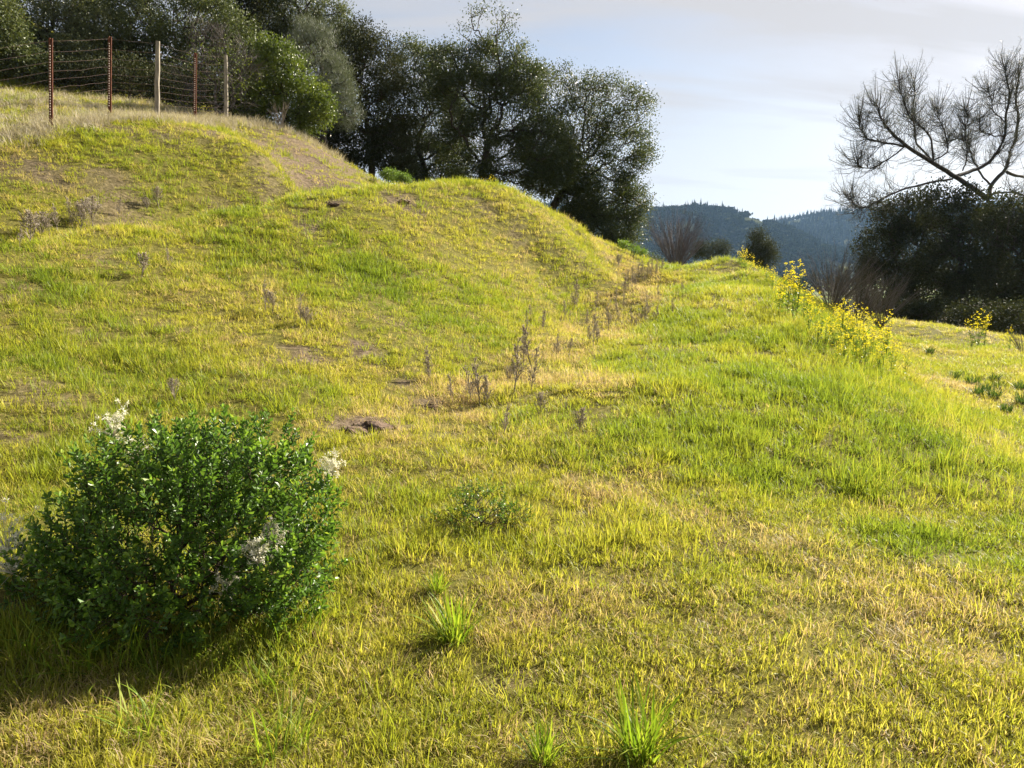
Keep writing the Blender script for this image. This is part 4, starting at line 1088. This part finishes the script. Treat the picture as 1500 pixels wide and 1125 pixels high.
# ------------------------------------------------------------------ yellow mustard
def mustard_proto(nbr, seed):
    st, lf, fl = MB(), MB(), MB()
    tops_ = []
    for b_ in range(nbr):
        az = rng.uniform(0, 2 * PI); q = rng.uniform(.03, .26) if b_ else .03; H = rng.uniform(.62, 1.0) if b_ else 1.0
        t = np.linspace(0, 1, 6); p = np.stack([np.cos(az) * q * t ** 1.4, np.sin(az) * q * t ** 1.4, H * t], 1) + rng.normal(0, .008, (6, 3)) * t[:, None]
        polytube(st, p, .005, .002, 4, rng.uniform(0, .5)); tops_.append(p[-1])
        for k in range(4):
            s = rng.uniform(.5, .95); c = np.array([np.interp(s, t, p[:, a]) for a in range(3)])
            d = norm(np.array([rng.normal(0, .6), rng.normal(0, .6), 1.0])); e = c + d * rng.uniform(.08, .2)
            tubes(st, [c], [e], .0022, .0015, 3, np.array([.3])); tops_.append(e)
        k = 7; s = rng.uniform(.05, .6, k); c = np.stack([np.interp(s, t, p[:, a]) for a in range(3)], 1)
        leaves(lf, c, rand_dirs(k) * [1, 1, .4] + [0, 0, .25], rng.uniform(.05, .13, k), rng.uniform(.015, .04, k), rng.uniform(0, 1, k), .1, rich=True)
    for c in tops_:
        nf = rng.integers(2, 7); C = c + rng.normal(0, .016, (nf, 3)) + [0, 0, .005]
        ids = np.repeat(np.arange(nf), 4); k = len(ids)
        a = np.tile(np.arange(4) * PI / 2, nf) + rng.uniform(0, 1.5, nf)[ids]
        leaves(fl, C[ids], np.stack([np.cos(a), np.sin(a), np.full(k, .5)], 1) + rng.normal(0, .2, (k, 3)), .016, .014, rng.uniform(0, 1, k), .1)
    return [(n_, m_.mesh(n_, M[mt])) for n_, m_, mt in (('stems', st, 'weed_leaf'), ('leaves', lf, 'weed_leaf'), ('flowers', fl, 'petal'))]
MUS = [mustard_proto(n_, i) for i, n_ in enumerate((4, 5, 6, 3, 5))]
def mustard(px, pyt, Y, label, group):
    tp = at(px, pyt, Y); z = float(height(tp[0], tp[1])); s = max(.3, tp[2] - z)
    o = thing('mustard_plant', (tp[0], tp[1], z - .02), label, 'wildflower', group, rng.uniform(0, 6.28))
    w_ = min(1.25, max(s, .6)); o.scale = (w_, w_, s)
    for nm, me in MUS[rng.integers(0, 5)]:
        c = bpy.data.objects.new(nm, me); COL.objects.link(c); c.parent = o
        if nm != 'stems': c['kind'] = 'stuff'
for a in [(1088, 358, 24), (1094, 364, 23.5), (1100, 370, 23), (1084, 366, 24.5), (1112, 380, 21), (1124, 386, 19), (1133, 389, 17), (1104, 376, 22)]:
    mustard(*a, 'yellow mustard plant at the far crest of the grassy berm', 'mustard at the far crest of the berm')
for a in [(1150, 384, 14.5), (1158, 382, 14), (1172, 377, 14), (1165, 393, 13.5), (1145, 407, 13), (1180, 412, 13.5), (1190, 421, 13), (1199, 423, 12.5), (1188, 433, 12), (1206, 446, 12), (1218, 441, 12.5), (1236, 434, 12), (1245, 438, 12), (1257, 445, 12),
          (1225, 456, 11.5), (1212, 463, 11), (1240, 469, 11), (1262, 466, 11.5), (1282, 467, 12), (1270, 483, 11), (1255, 486, 10.5), (1303, 453, 13), (1298, 481, 11.5), (1310, 491, 11), (1332, 505, 10.8), (1230, 491, 10.5), (1200, 471, 11.5), (1277, 476, 11.5), (1248, 455, 12), (1290, 492, 10.8), (1268, 452, 12.4)]:
    lab = ('tall yellow mustard plant rising against the valley at the berm edge', 'mustard against the valley') if a[1] < 425 else (('yellow mustard plant in front of the bare brush at the berm edge', 'mustard before the bare brush') if a[0] < 1275 else ('yellow mustard plant low on the bank beside the lower bench', 'mustard beside the lower bench'))
    mustard(*a, *lab)
for a in [(1438, 452, 20.5), (1428, 460, 20.3), (1446, 464, 20.2), (1482, 480, 19.5)]:
    mustard(*a, 'leafy mustard plant before the dark thicket', 'mustard before the dark thicket')
for a in [(720, 255, 20.5), (708, 262, 20.5), (730, 264, 20.5), (737, 272, 20.5), (716, 268, 20)]:
    mustard(*a, 'yellow mustard plant behind the mound crest under the oaks', 'mustard behind the mound crest')
for a in [(940, 366, 28), (948, 371, 28.5), (932, 374, 27.5), (953, 376, 29)]:
    mustard(*a, 'yellow mustard plant behind the tail of the mound', 'mustard at the tail of the mound')

# ------------------------------------------------------------------ dug earth
import bmesh
def clod_mesh(name, r, flat, seed, mat, sub=3, rough=.35):
    bm = bmesh.new(); bmesh.ops.create_icosphere(bm, subdivisions=sub, radius=1.0)
    for v in bm.verts:
        c = np.array(v.co)
        k = 1 + rough * (fbm(np.array([c[0] * 1.6 + seed * 7.1 + c[2]]), np.array([c[1] * 1.6 - c[2] * 1.3]), seed, 4)[0] - .5) * 2.0
        v.co = Vector((c[0] * r * k, c[1] * r * k, c[2] * r * flat * k))
    me = bpy.data.meshes.new(name); bm.to_mesh(me); bm.free(); me.materials.append(mat)
    return me
CL = [clod_mesh('clod', 1.0, .75, 40 + i, M['soil'], 2, .5) for i in range(4)]
def dirt(px, py, r, label, mat, ncl):
    p = hit(px, py); o = thing('dirt_mound', p, label, 'dirt mound')
    h_ = bpy.data.objects.new('heap', clod_mesh('heap', r, .42, int(px), M[mat], 4, .6)); COL.objects.link(h_); h_.parent = o
    h_.scale = (1.25, .8, 1)
    for k in range(ncl):
        c = bpy.data.objects.new('clod', CL[k % 4]); COL.objects.link(c); c.parent = o
        a = rng.uniform(0, 6.28); d = r * rng.uniform(.3, 1.5); s = r * rng.uniform(.05, .22)
        q = (math.cos(a) * d * 1.2, math.sin(a) * d * .8)
        c.location = (q[0], q[1], float(height(p[0] + q[0], p[1] + q[1])) - p[2] + max(0, .40 * r * (1 - (d / r) ** 2)) + s * .2)
        c.scale = (s, s, s * .9); c.rotation_euler = (rng.uniform(0, 3), rng.uniform(0, 3), a)
dirt(550, 628, .125, 'dark crumbly dirt mound dug up at the foot of the slope', 'soil', 34)
dirt(516, 634, .085, 'smaller crumbled dirt mound between the dug heap and the bush', 'soil', 24)
dirt(636, 598, .07, 'low dark dirt heap among the dry stalks', 'soil', 8)
dirt(487, 301, .10, 'dark dirt lump on the top of the mound', 'soil', 5)
dirt(590, 296, .11, 'pale crumbled dirt heap near the crest of the mound', 'dry_clod', 10)

# ------------------------------------------------------------------ haze
hb = MB()
x0, x1, y0, y1, z0, z1 = -3400, 3400, -900, 4400, -60, 260
V = [(x, y, z) for x in (x0, x1) for y in (y0, y1) for z in (z0, z1)]
hb.add(V, [[0, 1, 3, 2], [4, 6, 7, 5], [0, 4, 5, 1], [2, 3, 7, 6], [0, 2, 6, 4], [1, 5, 7, 3]])
hm_ = bpy.data.materials.new('haze'); hm_.use_nodes = True
hn = hm_.node_tree; hn.nodes.clear()
ho = hn.nodes.new('ShaderNodeOutputMaterial'); pv = hn.nodes.new('ShaderNodeVolumePrincipled')
pv.inputs['Color'].default_value = (.36, .60, 1.0, 1); pv.inputs['Density'].default_value = .00007; pv.inputs['Anisotropy'].default_value = 0.2
hn.links.new(pv.outputs[0], ho.inputs['Volume'])
hz = hb.build('haze', hm_); hz['kind'] = 'stuff'
